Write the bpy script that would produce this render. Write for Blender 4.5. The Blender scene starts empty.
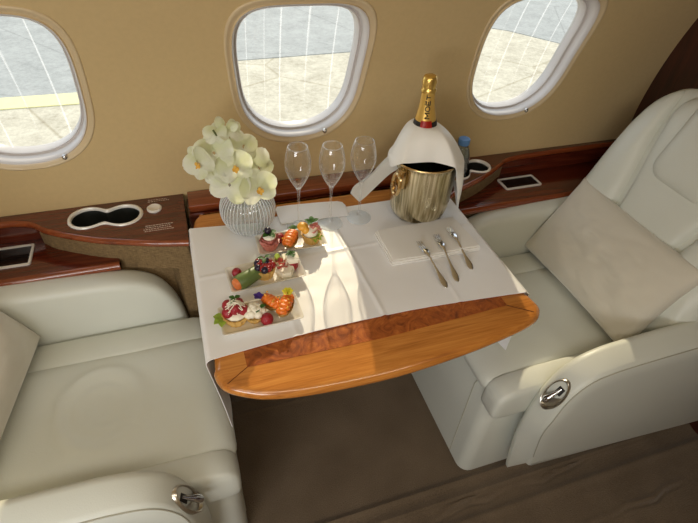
import bpy, bmesh, math, random
from mathutils import Vector, Matrix, noise
random.seed(7)
PI = math.pi
C = bpy.context.scene.collection
SC = bpy.context.scene

# ------------------------------------------------------------------ camera, world, sun, exposure
yaw, pitch, roll, FPX = .3595, .7225, .0683, 490.0
cy, sy, cp, sp = math.cos(yaw), math.sin(yaw), math.cos(pitch), math.sin(pitch)
fwd = Vector((sy*cp, cy*cp, -sp)); rgt = Vector((cy, -sy, 0)); upv = rgt.cross(fwd)
r2 = math.cos(roll)*rgt + math.sin(roll)*upv
u2 = -math.sin(roll)*rgt + math.cos(roll)*upv
cd = bpy.data.cameras.new('camera'); cam = bpy.data.objects.new('camera', cd); C.objects.link(cam)
m3 = Matrix((r2, u2, -fwd)).transposed()
cam.matrix_world = Matrix.Translation((0, 0, 1.47)) @ m3.to_4x4()
cd.sensor_fit = 'HORIZONTAL'; cd.sensor_width = 36; cd.lens = 36*FPX/698; cd.clip_start = .02; cd.clip_end = 200
SC.camera = cam
SC.view_settings.view_transform = 'Standard'; SC.view_settings.look = 'None'
SC.view_settings.gamma = 1; SC.view_settings.use_curve_mapping = False
SC.view_settings.exposure = 0.40
SC.cycles.max_bounces = 8; SC.cycles.transparent_max_bounces = 24
SC.cycles.caustics_reflective = False; SC.cycles.caustics_refractive = False
SC.cycles.sample_clamp_indirect = 4.0

w = bpy.data.worlds.new('world'); SC.world = w; w.use_nodes = True
bg = w.node_tree.nodes['Background']; bg.inputs[0].default_value = (.80, .90, 1.0, 1); bg.inputs[1].default_value = 1.3

def light(name, kind, loc, aim, energy, color, size=None, size_y=None, angle=None):
    d = bpy.data.lights.new(name, kind); d.energy = energy; d.color = color
    if kind == 'AREA':
        d.shape = 'RECTANGLE'; d.size = size; d.size_y = size_y
    if kind == 'SUN': d.angle = angle
    o = bpy.data.objects.new(name, d); C.objects.link(o); o.location = loc
    o.rotation_euler = Vector(aim).to_track_quat('-Z', 'Y').to_euler(); return o
light('sun', 'SUN', (1, 4, 4), (-.199, -.842, -.505), 2.5, (1, .86, .62), angle=math.radians(.6))
# area lamp for daylight of unseen windows across the aisle, plus added ceiling fill
light('daylight_opposite_windows', 'AREA', (-.65, -.93, 1.15), (.45, 1, -.25), 18, (.95, .98, 1.0), 1.7, .34)
light('ceiling_fill', 'AREA', (-.1, -.30, 1.735), (0, .25, -1), 10, (1, .92, .78), 2.0, .30)
# daylight entering the three windows of this side (sky glow)
# ------------------------------------------------------------------ node helpers
MATS = {}
def newmat(name):
    m = bpy.data.materials.new(name); m.use_nodes = True; MATS[name] = m
    return m, m.node_tree.nodes, m.node_tree.links, m.node_tree.nodes['Principled BSDF']
def setp(b, **k):
    for n, v in k.items(): b.inputs[n.replace('_', ' ')].default_value = v
def mapping(N, L, scale, coord='Object', rot=(0, 0, 0)):
    tc = N.new('ShaderNodeTexCoord'); mp = N.new('ShaderNodeMapping'); L.new(tc.outputs[coord], mp.inputs[0])
    mp.inputs['Scale'].default_value = scale; mp.inputs['Rotation'].default_value = rot
    return mp.outputs[0]
def noisen(N, L, vec, scale, detail=3, dist=0, rough=.5):
    n = N.new('ShaderNodeTexNoise'); L.new(vec, n.inputs['Vector']); n.inputs['Scale'].default_value = scale
    n.inputs['Detail'].default_value = detail; n.inputs['Distortion'].default_value = dist; n.inputs['Roughness'].default_value = rough
    return n.outputs[0]
def ramp(N, L, fac, stops):
    r = N.new('ShaderNodeValToRGB'); L.new(fac, r.inputs[0]); e = r.color_ramp.elements
    while len(e) < len(stops): e.new(.5)
    for el, (p, c) in zip(e, stops): el.position = p; el.color = (*c, 1) if len(c) == 3 else c
    return r.outputs[0]
def bump(N, L, b, h, strength=.3, dist=.001):
    n = N.new('ShaderNodeBump'); L.new(h, n.inputs['Height']); n.inputs['Strength'].default_value = strength
    n.inputs['Distance'].default_value = dist; L.new(n.outputs[0], b.inputs['Normal'])
def simple(name, col, rough=.5, metal=0, bscale=0, bstr=.2, bdist=.001, var=0, **k):
    m, N, L, b = newmat(name); setp(b, Base_Color=(*col, 1), Roughness=rough, Metallic=metal)
    for n, v in k.items(): b.inputs[n.replace('_', ' ')].default_value = v
    v = mapping(N, L, (1, 1, 1))
    if var or not bscale:
        nz = noisen(N, L, v, 9 if not bscale else bscale*.1+4, 4)
        a = var or .04
        L.new(ramp(N, L, nz, [(.25, [c*(1-a) for c in col]), (.75, [min(1, c*(1+a)) for c in col])]), b.inputs['Base Color'])
    if bscale: bump(N, L, b, noisen(N, L, v, bscale, 3), bstr, bdist)
    return m
def wood(name, dark, mid, light_, scale=(1.2, 14, 14), rough=.22, coat=.5, burl=False, rot=(0, 0, 0)):
    m, N, L, b = newmat(name); setp(b, Roughness=rough, Coat_Weight=coat, Coat_Roughness=.08)
    if burl:
        v = mapping(N, L, (1, 1, 1)); n1 = noisen(N, L, v, 26, 8, 2.2, .62)
        L.new(ramp(N, L, n1, [(.30, dark), (.5, mid), (.70, light_)]), b.inputs['Base Color'])
        bump(N, L, b, n1, .05, .0005)
    else:
        v = mapping(N, L, scale, rot=rot); n1 = noisen(N, L, v, 3.2, 7, .7, .6)
        n2 = noisen(N, L, mapping(N, L, (scale[0]*3, scale[1]*7, scale[2]*7), rot=rot), 2.5, 4, .3)
        mx = N.new('ShaderNodeMix'); mx.data_type = 'FLOAT'; mx.inputs[0].default_value = .35
        L.new(n1, mx.inputs[2]); L.new(n2, mx.inputs[3])
        L.new(ramp(N, L, mx.outputs[0], [(.32, dark), (.5, mid), (.68, light_)]), b.inputs['Base Color'])
        bump(N, L, b, n2, .04, .0005)
    return m
def thin_glass(name, tint=(1, 1, 1), gloss=.12, white=.0, rough=.02, wcol=(1, 1, 1), ew=0, edge=.55):
    """thin clear wall: see-through face-on, brighter reflection at grazing angles"""
    m, N, L, b = newmat(name); N.remove(b); out = N['Material Output']
    t = N.new('ShaderNodeBsdfTransparent'); t.inputs[0].default_value = (*tint, 1)
    g = N.new('ShaderNodeBsdfGlossy'); g.inputs['Roughness'].default_value = rough
    lw = N.new('ShaderNodeLayerWeight'); lw.inputs[0].default_value = .35
    mr = N.new('ShaderNodeMapRange'); L.new(lw.outputs['Facing'], mr.inputs[0]); mr.inputs[3].default_value = gloss; mr.inputs[4].default_value = edge
    mr.interpolation_type = 'SMOOTHERSTEP'
    mx = N.new('ShaderNodeMixShader'); L.new(mr.outputs[0], mx.inputs[0]); L.new(t.outputs[0], mx.inputs[1]); L.new(g.outputs[0], mx.inputs[2])
    last = mx
    if ew:  # white mixed in towards grazing edges, standing in for bright glass reflections
        d0 = N.new('ShaderNodeMixShader'); da = N.new('ShaderNodeBsdfDiffuse'); db = N.new('ShaderNodeBsdfTranslucent')
        L.new(da.outputs[0], d0.inputs[1]); L.new(db.outputs[0], d0.inputs[2])
        for q in (da, db): q.inputs[0].default_value = (*wcol, 1)
        m0 = N.new('ShaderNodeMixShader'); mr0 = N.new('ShaderNodeMapRange'); L.new(lw.outputs['Facing'], mr0.inputs[0]); mr0.inputs[1].default_value = .35; mr0.inputs[4].default_value = ew
        L.new(mr0.outputs[0], m0.inputs[0]); L.new(mx.outputs[0], m0.inputs[1]); L.new(d0.outputs[0], m0.inputs[2]); mx = m0; last = m0
    if white:
        d = N.new('ShaderNodeBsdfDiffuse'); d.inputs[0].default_value = (*wcol, 1)
        m2 = N.new('ShaderNodeMixShader'); m2.inputs[0].default_value = white
        L.new(mx.outputs[0], m2.inputs[1]); L.new(d.outputs[0], m2.inputs[2]); last = m2
    L.new(last.outputs[0], out.inputs[0]); return m

# ------------------------------------------------------------------ materials
def leather(name, col):
    m, N, L, b = newmat(name); setp(b, Roughness=.42, Specular_IOR_Level=.45, Coat_Weight=.08, Coat_Roughness=.35)
    v = mapping(N, L, (1, 1, 1)); n0 = noisen(N, L, v, 5, 4)
    L.new(ramp(N, L, n0, [(.3, [c*.96 for c in col]), (.7, col)]), b.inputs['Base Color'])
    vo = N.new('ShaderNodeTexVoronoi'); L.new(v, vo.inputs['Vector']); vo.inputs['Scale'].default_value = 420
    n1 = noisen(N, L, v, 16, 4, .4)
    mx = N.new('ShaderNodeMath'); mx.operation = 'MULTIPLY_ADD'; L.new(n1, mx.inputs[0]); mx.inputs[1].default_value = 4.0; L.new(vo.outputs[0], mx.inputs[2])
    bump(N, L, b, mx.outputs[0], .22, .0006); return m
M_LEATHER = leather('cream_leather', (.66, .67, .60))
M_THREAD = simple('seam_thread', (.42, .40, .32), .7)
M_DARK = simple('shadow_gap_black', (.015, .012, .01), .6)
M_TABLE = wood('table_cherry_wood', (.32, .105, .018), (.52, .19, .035), (.66, .28, .06), rot=(0, 0, 0), scale=(1.4, 16, 16))
M_BURL = wood('table_burl', (.15, .030, .006), (.34, .080, .013), (.52, .15, .025), burl=True)
M_MAHOG = wood('mahogany', (.045, .008, .004), (.095, .016, .007), (.16, .032, .011), rough=.16)
M_MAHOG_TRIM = wood('mahogany_edge', (.11, .022, .007), (.21, .045, .013), (.30, .075, .022), rough=.14)
M_BULK = wood('bulkhead_mahogany', (.022, .005, .004), (.045, .009, .006), (.07, .015, .009), scale=(14, 14, 1.2), rough=.3)
M_WALL = simple('wall_suede', (.60, .44, .215), .55, bscale=900, bstr=.04, bdist=.0003, var=.03, Sheen_Weight=.2)
M_CEIL = simple('ceiling_cream', (.70, .62, .46), .7)
M_FRAME = simple('window_frame_plastic', (.66, .60, .50), .35)
M_WINRING = simple('window_surround_tan', (.66, .52, .32), .35)
M_REVEAL = simple('window_reveal_grey', (.62, .58, .56), .3)
M_STEEL = simple('brushed_steel', (.62, .58, .50), .28, 1)
M_SILVER = simple('polished_silver', (.74, .76, .80), .16, 1)
M_NICKEL = simple('satin_nickel', (.78, .76, .72), .35, .8)
M_BEZEL = simple('white_metal_bezel', (.80, .76, .70), .3, .15)
M_SCREEN = simple('black_display_glass', (.012, .009, .008), .12)
M_CUP = simple('cup_liner_black', (.012, .013, .011), .55)
M_BLUE = simple('blue_plastic', (.12, .30, .68), .4)
M_PORC = simple('porcelain', (.80, .765, .67), .16, Coat_Weight=.5)
M_PRINT = simple('pale_print', (.62, .50, .42), .6)

m, N, L, b = newmat('carpet_brown'); setp(b, Roughness=.95, Specular_IOR_Level=.1, Sheen_Weight=.25)
v = mapping(N, L, (1, 1, 1)); n1 = noisen(N, L, v, 330, 3); n2 = noisen(N, L, v, 7, 4)
mx = N.new('ShaderNodeMix'); mx.data_type = 'FLOAT'; mx.inputs[0].default_value = .6; L.new(n1, mx.inputs[3]); L.new(n2, mx.inputs[2])
L.new(ramp(N, L, mx.outputs[0], [(.3, (.095, .065, .039)), (.7, (.20, .145, .094))]), b.inputs['Base Color'])
bump(N, L, b, n1, .8, .003); M_CARPET = m

m, N, L, b = newmat('woven_tan_fabric'); setp(b, Roughness=.85)
v = mapping(N, L, (60, 60, 420)); n1 = noisen(N, L, v, 1.6, 3); n2 = noisen(N, L, mapping(N, L, (500, 500, 40)), 1.5, 2)
mx = N.new('ShaderNodeMix'); mx.data_type = 'FLOAT'; mx.inputs[0].default_value = .35; L.new(n1, mx.inputs[2]); L.new(n2, mx.inputs[3])
L.new(ramp(N, L, mx.outputs[0], [(.35, (.10, .060, .024)), (.65, (.27, .175, .075))]), b.inputs['Base Color'])
bump(N, L, b, n1, .5, .002); M_FABRIC = m

def cloth(name, col, scale=520, strn=.15, rough=.7, sheen=.3):
    m, N, L, b = newmat(name); setp(b, Roughness=rough, Sheen_Weight=sheen)
    v = mapping(N, L, (1, 1, 1)); n1 = noisen(N, L, v, scale, 2); n2 = noisen(N, L, v, 6, 4)
    L.new(ramp(N, L, n2, [(.3, [c*.96 for c in col]), (.7, col)]), b.inputs['Base Color'])
    bump(N, L, b, n1, strn, .0006); return m
M_CLOTH = cloth('tablecloth_satin', (.87, .86, .86), rough=.36, sheen=.2)
M_NAPKIN = cloth('napkin_linen', (.84, .81, .76), rough=.6)
M_TOWEL = cloth('towel_satin', (.88, .86, .80), rough=.42)
M_PILLOW = cloth('pillow_velvet', (.63, .585, .49), 260, .5, .9, .5)

M_PANE = None
m, N, L, b = newmat('window_pane'); N.remove(b); out = N['Material Output']
t = N.new('ShaderNodeBsdfTransparent'); t.inputs[0].default_value = (.93, .93, .90, 1)
g = N.new('ShaderNodeBsdfGlossy'); g.inputs['Roughness'].default_value = .03
mx = N.new('ShaderNodeMixShader'); mx.inputs[0].default_value = .04; L.new(t.outputs[0], mx.inputs[1]); L.new(g.outputs[0], mx.inputs[2])
# thin bright vertical streaks painted into the pane as reflections
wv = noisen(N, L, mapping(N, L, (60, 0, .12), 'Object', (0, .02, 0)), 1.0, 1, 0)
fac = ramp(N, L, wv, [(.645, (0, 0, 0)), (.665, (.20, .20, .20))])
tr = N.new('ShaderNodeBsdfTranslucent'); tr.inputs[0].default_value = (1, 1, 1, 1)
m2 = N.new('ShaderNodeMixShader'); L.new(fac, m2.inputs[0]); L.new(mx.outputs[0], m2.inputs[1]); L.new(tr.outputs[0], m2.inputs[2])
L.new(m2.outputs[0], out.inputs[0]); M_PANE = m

M_FLUTE = thin_glass('flute_crystal', (.985, .985, .985), .06, .02, .03, edge=.7, ew=.6)
M_RIB = thin_glass('vase_glass_ribs', (1, 1, 1), .2, .45, .1, (1, 1, 1), edge=.5, ew=.6)
M_FOOT = thin_glass('flute_foot_crystal', (1, 1, 1), .03, .30, .05, (.90, .96, 1), edge=.15, ew=.3)
M_VASE = thin_glass('vase_ribbed_glass', (.93, .95, .94), .12, .20, .06, (1, 1, 1), edge=.6, ew=.35)
M_WATER = thin_glass('water', (.86, .93, .92), .05, .04, .02)
M_PET = thin_glass('clear_plastic_bottle', (.72, .80, .85), .10, .05, .08, (.8, .88, .95), edge=.6)
M_FOIL = simple('gold_foil', (.86, .58, .16), .28, .85, bscale=90, bstr=.5, bdist=.002)
M_GOLDLABEL = simple('gold_neck_foil', (.80, .50, .12), .38, .6, bscale=40, bstr=.1)
M_BLACKG = simple('dark_green_bottle_glass', (.006, .010, .006), .06, Coat_Weight=1.0)
M_RED = simple('red_seal', (.65, .03, .015), .35)
M_INK = simple('black_lettering', (.015, .012, .01), .5)
M_ICE = thin_glass('ice_clear', (.9, .95, .98), .2, .3, .1)

m, N, L, b = newmat('hammered_champagne_metal'); setp(b, Metallic=1, Roughness=.2, Base_Color=(.72, .63, .42, 1))
v = mapping(N, L, (120, 120, 5)); n1 = noisen(N, L, v, 1.3, 3, .3)
L.new(ramp(N, L, n1, [(.35, (.42, .35, .20)), (.65, (.88, .80, .58))]), b.inputs['Base Color'])
bump(N, L, b, n1, .5, .003); M_BUCKET = m
M_BRASS = simple('handle_brass', (.75, .55, .28), .2, 1)

m, N, L, b = newmat('orchid_petal'); setp(b, Roughness=.5); M_PETAL = m; out = N['Material Output']
pc = ramp(N, L, noisen(N, L, mapping(N, L, (1, 1, 1)), 22, 3), [(.35, (.88, .90, .66)), (.62, (.97, .97, .88))])
L.new(pc, b.inputs['Base Color']); tr = N.new('ShaderNodeBsdfTranslucent'); L.new(pc, tr.inputs[0])
mx = N.new('ShaderNodeMixShader'); mx.inputs[0].default_value = .4; L.new(b.outputs[0], mx.inputs[1]); L.new(tr.outputs[0], mx.inputs[2]); L.new(mx.outputs[0], out.inputs[0])
M_LIP = simple('orchid_lip_yellow', (.80, .48, .08), .5)
M_STEM = simple('stem_green', (.09, .11, .03), .5)
M_LEAFG = simple('herb_green', (.08, .22, .03), .5, var=.3)
M_LIME = simple('lime_green', (.45, .60, .08), .5, var=.2)
M_PASTRY = simple('pastry_shell', (.72, .46, .14), .6, bscale=120, bstr=.5, bdist=.002, var=.2)
M_CREAM = simple('cream_filling', (.88, .82, .66), .5, bscale=90, bstr=.4, bdist=.002)
M_HAM = simple('pink_ham', (.66, .24, .20), .4, bscale=60, bstr=.4, var=.25, Subsurface_Weight=.1)
M_SALMON = simple('salmon_orange', (.85, .19, .02), .35, bscale=110, bstr=.6, bdist=.003, var=.25)
M_BERRY = simple('raspberry_red', (.33, .012, .022), .35, bscale=230, bstr=.8, bdist=.003)
M_CHERRY = simple('glazed_red_berry', (.30, .008, .012), .1, Coat_Weight=1)
M_BLACKB = simple('dark_blueberry', (.02, .012, .03), .25)
M_EGG = simple('egg_yolk_orange', (.85, .42, .05), .4)
M_WRAP = simple('cucumber_wrap', (.14, .20, .06), .4, bscale=60, bstr=.4, var=.35)
M_CARROT = simple('carrot_orange', (.80, .22, .06), .45)
M_VIOLET = simple('violet_petal', (.12, .05, .38), .5)
M_CONC = None
def pavement(name, a, bb, crack):
    m, N, L, b = newmat(name); setp(b, Roughness=.9)
    v = mapping(N, L, (1, 1, 1)); n1 = noisen(N, L, v, 2.2, 8, .2, .75); n2 = noisen(N, L, v, 14, 6, 0, .8)
    mx = N.new('ShaderNodeMix'); mx.data_type = 'FLOAT'; mx.inputs[0].default_value = .5; L.new(n1, mx.inputs[2]); L.new(n2, mx.inputs[3])
    c1 = ramp(N, L, mx.outputs[0], [(.36, a), (.60, bb)])
    vo = N.new('ShaderNodeTexVoronoi'); vo.feature = 'DISTANCE_TO_EDGE'; vo.inputs['Scale'].default_value = .28
    L.new(v, vo.inputs['Vector'])
    k = ramp(N, L, vo.outputs[0], [(.002, crack), (.006, (1, 1, 1))])
    ml = N.new('ShaderNodeMix'); ml.data_type = 'RGBA'; ml.blend_type = 'MULTIPLY'; ml.inputs[0].default_value = 1
    L.new(c1, ml.inputs[6]); L.new(k, ml.inputs[7]); L.new(ml.outputs[2], b.inputs['Base Color']); return m
M_CONC = pavement('apron_concrete', (.33, .29, .22), (.62, .57, .46), (.75, .72, .66))
M_ASPH = pavement('grey_apron_lane', (.25, .255, .25), (.40, .405, .395), (.8, .8, .8))
M_YEL = simple('yellow_marking_paint', (.75, .68, .36), .8)

# ------------------------------------------------------------------ geometry helpers
def wloc(o):
    v = Vector((0, 0, 0))
    while o: v = v + o.location; o = o.parent
    return v
def link(name, me, parent=None, mat=None, sharp=40):
    o = bpy.data.objects.new(name, me); C.objects.link(o)
    if mat is not None:
        for q in (mat if isinstance(mat, (list, tuple)) else [mat]): me.materials.append(q)
    me.shade_smooth(); me.set_sharp_from_angle(angle=math.radians(sharp))
    return o
def obj(name, bm, mat, parent=None, origin=None, sharp=40, recalc=True):
    """link a bmesh given in world coordinates as one object"""
    if recalc: bmesh.ops.recalc_face_normals(bm, faces=bm.faces[:])
    xs = [v.co for v in bm.verts]
    if origin is None:
        if parent: origin = wloc(parent)
        else:
            lo = [min(p[i] for p in xs) for i in range(3)]; hi = [max(p[i] for p in xs) for i in range(3)]
            origin = Vector(((lo[0]+hi[0])/2, (lo[1]+hi[1])/2, lo[2]))
    origin = Vector(origin)
    for v in bm.verts: v.co -= origin
    me = bpy.data.meshes.new(name); bm.to_mesh(me); bm.free()
    o = link(name, me, None, mat, sharp)
    if parent: o.parent = parent; o.location = origin - wloc(parent)
    else: o.location = origin
    return o
def empty(name, loc, label, cat, group=None):
    o = bpy.data.objects.new(name, None); o.empty_display_size = .05; C.objects.link(o); o.location = loc
    return tag(o, label, cat, group)
def tag(o, label=None, cat=None, group=None, kind=None):
    if label: o['label'] = label
    if cat: o['category'] = cat
    if group: o['group'] = group
    if kind: o['kind'] = kind
    return o
def struct(name, bm, mat, parent=None, label=None, sharp=40, recalc=True):
    o = obj(name, bm, mat, parent, sharp=sharp, recalc=recalc)
    if not parent: tag(o, label, None, None, 'structure')
    return o
def add_ring(bm, pts): return [bm.verts.new(p) for p in pts]
def bridge(bm, a, b, closed=True):
    n = len(a)
    for i in range(n if closed else n-1):
        j = (i+1) % n
        try: bm.faces.new((a[i], a[j], b[j], b[i]))
        except ValueError: pass
def cap(bm, r, c=None):
    if c is None: return bm.faces.new(r)
    v = bm.verts.new(c)
    for i in range(len(r)): bm.faces.new((r[i], r[(i+1) % len(r)], v))
def box(bm, lo, hi, bev=0, seg=2):
    x0, y0, z0 = lo; x1, y1, z1 = hi
    vs = [bm.verts.new(p) for p in ((x0,y0,z0),(x1,y0,z0),(x1,y1,z0),(x0,y1,z0),(x0,y0,z1),(x1,y0,z1),(x1,y1,z1),(x0,y1,z1))]
    fs = [bm.faces.new([vs[i] for i in q]) for q in ((3,2,1,0),(4,5,6,7),(0,1,5,4),(1,2,6,5),(2,3,7,6),(3,0,4,7))]
    if bev:
        es = list({e for f in fs for e in f.edges})
        bmesh.ops.bevel(bm, geom=es, offset=bev, segments=seg, profile=.5, affect='EDGES', clamp_overlap=True)
def poly_prism(bm, pts, z0, z1, bev=0, seg=3, top_only=False):
    """pts: (x,y) outline extruded in z"""
    a = add_ring(bm, [(p[0], p[1], z0) for p in pts]); b = add_ring(bm, [(p[0], p[1], z1) for p in pts])
    fb = bm.faces.new(a[::-1]); ft = bm.faces.new(b); bridge(bm, a, b)
    if bev:
        es = list(ft.edges) + ([] if top_only else list(fb.edges))
        bmesh.ops.bevel(bm, geom=es, offset=bev, segments=seg, profile=.5, affect='EDGES', clamp_overlap=True)
def lathe(bm, prof, c, n=40, rfun=None, tilt=None, close=False):
    """prof: (r,z) pairs; c: base centre; tilt: Matrix applied about c"""
    rings = []; c = Vector(c)
    for r, z in prof:
        ps = []
        for i in range(n):
            a = 2*PI*i/n; rr = rfun(r, z, a) if rfun else r
            p = Vector((rr*math.cos(a), rr*math.sin(a), z))
            if tilt: p = tilt @ p
            ps.append(c+p)
        rings.append(add_ring(bm, ps))
    for a, b in zip(rings, rings[1:]): bridge(bm, a, b)
    if close: bridge(bm, rings[-1], rings[0])
    else:
        if prof[0][0] > 1e-5: bm.faces.new(rings[0][::-1])
        if prof[-1][0] > 1e-5: bm.faces.new(rings[-1])
    bmesh.ops.remove_doubles(bm, verts=bm.verts[:], dist=1e-6)
    return rings
def lathe_open(bm, prof, c, n=40, rfun=None, tilt=None):
    c = Vector(c); rings = []
    for r, z in prof:
        ps = []
        for i in range(n):
            a = 2*PI*i/n; rr = rfun(r, z, a) if rfun else r
            p = Vector((rr*math.cos(a), rr*math.sin(a), z)); p = tilt @ p if tilt else p
            ps.append(c+p)
        rings.append(add_ring(bm, ps))
    for a, b in zip(rings, rings[1:]): bridge(bm, a, b)
def tube(bm, path, r, n=8, closed=False, rad=None):
    path = [Vector(p) for p in path]; m_ = len(path); rings = []
    prev = None
    for i, p in enumerate(path):
        if closed: t = path[(i+1) % m_]-path[i-1]
        else: t = path[min(i+1, m_-1)]-path[max(i-1, 0)]
        t.normalize()
        if prev is None: u = t.orthogonal().normalized()
        else: u = (prev - t*prev.dot(t)).normalized()
        prev = u; v = t.cross(u); rr = rad[i] if rad else r
        rings.append(add_ring(bm, [p+(u*math.cos(2*PI*k/n)+v*math.sin(2*PI*k/n))*rr for k in range(n)]))
    for a, b in zip(rings, rings[1:]): bridge(bm, a, b)
    if closed:
        # untwist by choosing the nearest start
        a, b = rings[-1], rings[0]; k = min(range(n), key=lambda s: (a[0].co-b[s].co).length)
        bridge(bm, a, b[k:]+b[:k])
    else: bm.faces.new(rings[0][::-1]); bm.faces.new(rings[-1])
def ball(bm, c, r, sx=1, sy=1, sz=1, seg=12, rot=None):
    g = bmesh.ops.create_uvsphere(bm, u_segments=seg, v_segments=max(6, seg//2+2), radius=r)
    for v in g['verts']:
        p = Vector((v.co.x*sx, v.co.y*sy, v.co.z*sz))
        if rot: p = rot @ p
        v.co = p + Vector(c)
def catmull(pts, k=6, closed=False):
    P = [Vector(p) for p in pts]; n = len(P); out_ = []
    for i in range(n if closed else n-1):
        if closed: a, b, c, d = P[i-1], P[i], P[(i+1) % n], P[(i+2) % n]
        else: a, b, c, d = P[max(i-1, 0)], P[i], P[i+1], P[min(i+2, n-1)]
        for j in range(k):
            t = j/k
            out_.append(.5*((2*b)+(c-a)*t+(2*a-5*b+4*c-d)*t*t+(3*b-a-3*c+d)*t**3))
    if not closed: out_.append(P[-1])
    return out_
def puff(bm, outline, fr, top, bot, rings=14, pw=3.5, disp=None, sidez=0.0):
    """cushion from a 2D outline. fr: (origin, ux, uy, n). top/bot thickness; pw = how flat the middle is"""
    O, ux, uy, nn = [Vector(q) for q in fr]
    cx_ = sum(p[0] for p in outline)/len(outline); cy_ = sum(p[1] for p in outline)/len(outline)
    def lay(sign, th):
        R = []
        for k in range(rings):
            s = math.cos(PI/2*k/rings)**.8 if k else 1.0
            ps = []
            for p in outline:
                x = cx_+(p[0]-cx_)*s; y = cy_+(p[1]-cy_)*s
                h = th*(1-s**pw)**(1/2.0)
                if disp: h += disp(x, y, s)*sign if sign > 0 else 0
                ps.append(O+ux*x+uy*y+nn*(sign*(h+sidez)))
            R.append(ps)
        return R
    T = lay(1, top); B = lay(-1, bot)
    rt = [add_ring(bm, q) for q in T]; rb = [add_ring(bm, q) for q in B]
    for a, b in zip(rt, rt[1:]): bridge(bm, a, b)
    for a, b in zip(rb, rb[1:]): bridge(bm, b, a)
    bridge(bm, rb[0], rt[0])
    cap(bm, rt[-1], O+ux*cx_+uy*cy_+nn*(top+sidez+(disp(cx_, cy_, 0) if disp else 0)))
    cap(bm, rb[-1][::-1], O+ux*cx_+uy*cy_-nn*(bot+sidez))
    bmesh.ops.remove_doubles(bm, verts=bm.verts[:], dist=1e-6)
def rrect(x0, y0, x1, y1, r, k=6, m_=8):
    """rounded rectangle outline ccw with subdivided sides"""
    pts = []
    cs = [(x1-r, y0+r, -PI/2), (x1-r, y1-r, 0), (x0+r, y1-r, PI/2), (x0+r, y0+r, PI)]
    for q, (cx_, cy_, a0) in enumerate(cs):
        for i in range(k+1):
            a = a0+PI/2*i/k; pts.append((cx_+r*math.cos(a), cy_+r*math.sin(a)))
        nx = cs[(q+1) % 4]; a1 = nx[2]
        e = (nx[0]+r*math.cos(a1), nx[1]+r*math.sin(a1)); s = pts[-1]
        for i in range(1, m_): pts.append((s[0]+(e[0]-s[0])*i/m_, s[1]+(e[1]-s[1])*i/m_))
    return pts
def grid(bm, nu, nv, f):
    V = [[bm.verts.new(f(i/nu, j/nv)) for j in range(nv+1)] for i in range(nu+1)]
    for i in range(nu):
        for j in range(nv): bm.faces.new((V[i][j], V[i+1][j], V[i+1][j+1], V[i][j+1]))
    return V
def solidify(bm, t):
    bmesh.ops.solidify(bm, geom=bm.faces[:], thickness=t)

# ================================================================== SETTING
# ---- curved side wall with the windows
def wallY(z): return 1.2 if z < .75 else 1.2-(1.1-math.sqrt(1.21-(z-.75)**2))
WX = (-.367, .280, .927); WZ = 1.012; HW, HH = .170, .188; PITCH = .647
def sup(a, hw, hh, e=3.4):
    c_, s_ = math.cos(a), math.sin(a)
    e = 3.3+.9*s_
    r = (abs(c_/hw)**e+abs(s_/hh)**e)**(-1/e); return r*c_*(1+.09*s_*r/hh), r*s_
def wshape(a, hw, hh):
    x, z = sup(a, hw, hh); return x + .06*z*(1 if True else 0)*0, z
def side_wall(side=1):
    bm = bmesh.new(); NA = 64; HZ = .215
    angs = [2*PI*i/NA + PI/NA for i in range(NA)]
    corner = [math.atan2(sz*HZ, sx*PITCH/2) % (2*PI) for sx, sz in ((1,1),(-1,1),(-1,-1),(1,-1))]
    angs = sorted(angs+corner)
    edge_z = None
    def P(x, z): return (x, side*wallY(z), z)
    for X in WX:
        R = []
        for k in range(6):
            t = k/5; ring = []
            for a in angs:
                ix, iz = sup(a, HW, HH)
                c_, s_ = math.cos(a), math.sin(a)
                q = min((PITCH/2)/abs(c_) if abs(c_) > 1e-9 else 1e9, HZ/abs(s_) if abs(s_) > 1e-9 else 1e9)
                ox, oz = q*c_, q*s_
                ring.append(P(X+ix+(ox-ix)*t, WZ+iz+(oz-iz)*t))
            R.append(add_ring(bm, ring))
        for a_, b_ in zip(R, R[1:]): bridge(bm, a_, b_)
        if edge_z is None:
            edge_z = sorted({round(v.co.z, 6) for v in R[-1] if abs(v.co.x-(X+PITCH/2)) < 1e-4})
    xs0, xs1 = WX[0]-PITCH/2, WX[-1]+PITCH/2
    for xa, xb in ((-1.9, xs0), (xs1, 2.0)):
        for za, zb in zip(edge_z, edge_z[1:]):
            bm.faces.new([bm.verts.new(P(*q)) for q in ((xa, za), (xb, za), (xb, zb), (xa, zb))])
    for z0, z1, n in ((0, WZ-HZ, 8), (WZ+HZ, 1.75, 14)):
        for i in range(n):
            za, zb = z0+(z1-z0)*i/n, z0+(z1-z0)*(i+1)/n
            bm.faces.new([bm.verts.new(P(*q)) for q in ((-1.9, za), (2.0, za), (2.0, zb), (-1.9, zb))])
    bmesh.ops.remove_doubles(bm, verts=bm.verts[:], dist=1e-4)
    return bm
struct('wall_far', side_wall(1), M_WALL, sharp=60)
bm = bmesh.new(); box(bm, (-1.9, -1.05, 0), (2.0, -1.0, 1.75)); struct('wall_near', bm, M_WALL)
bm = bmesh.new(); box(bm, (-1.9, -1.05, 1.75), (2.0, .6, 1.80)); struct('ceiling', bm, M_CEIL)
bm = bmesh.new(); box(bm, (1.455, -1.0, 0), (1.52, 1.25, 1.75)); struct('wall_right', bm, M_BULK)
bm = bmesh.new(); box(bm, (-1.95, -1.05, 0), (-1.9, 1.25, 1.75)); struct('wall_left', bm, M_MAHOG)

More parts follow.
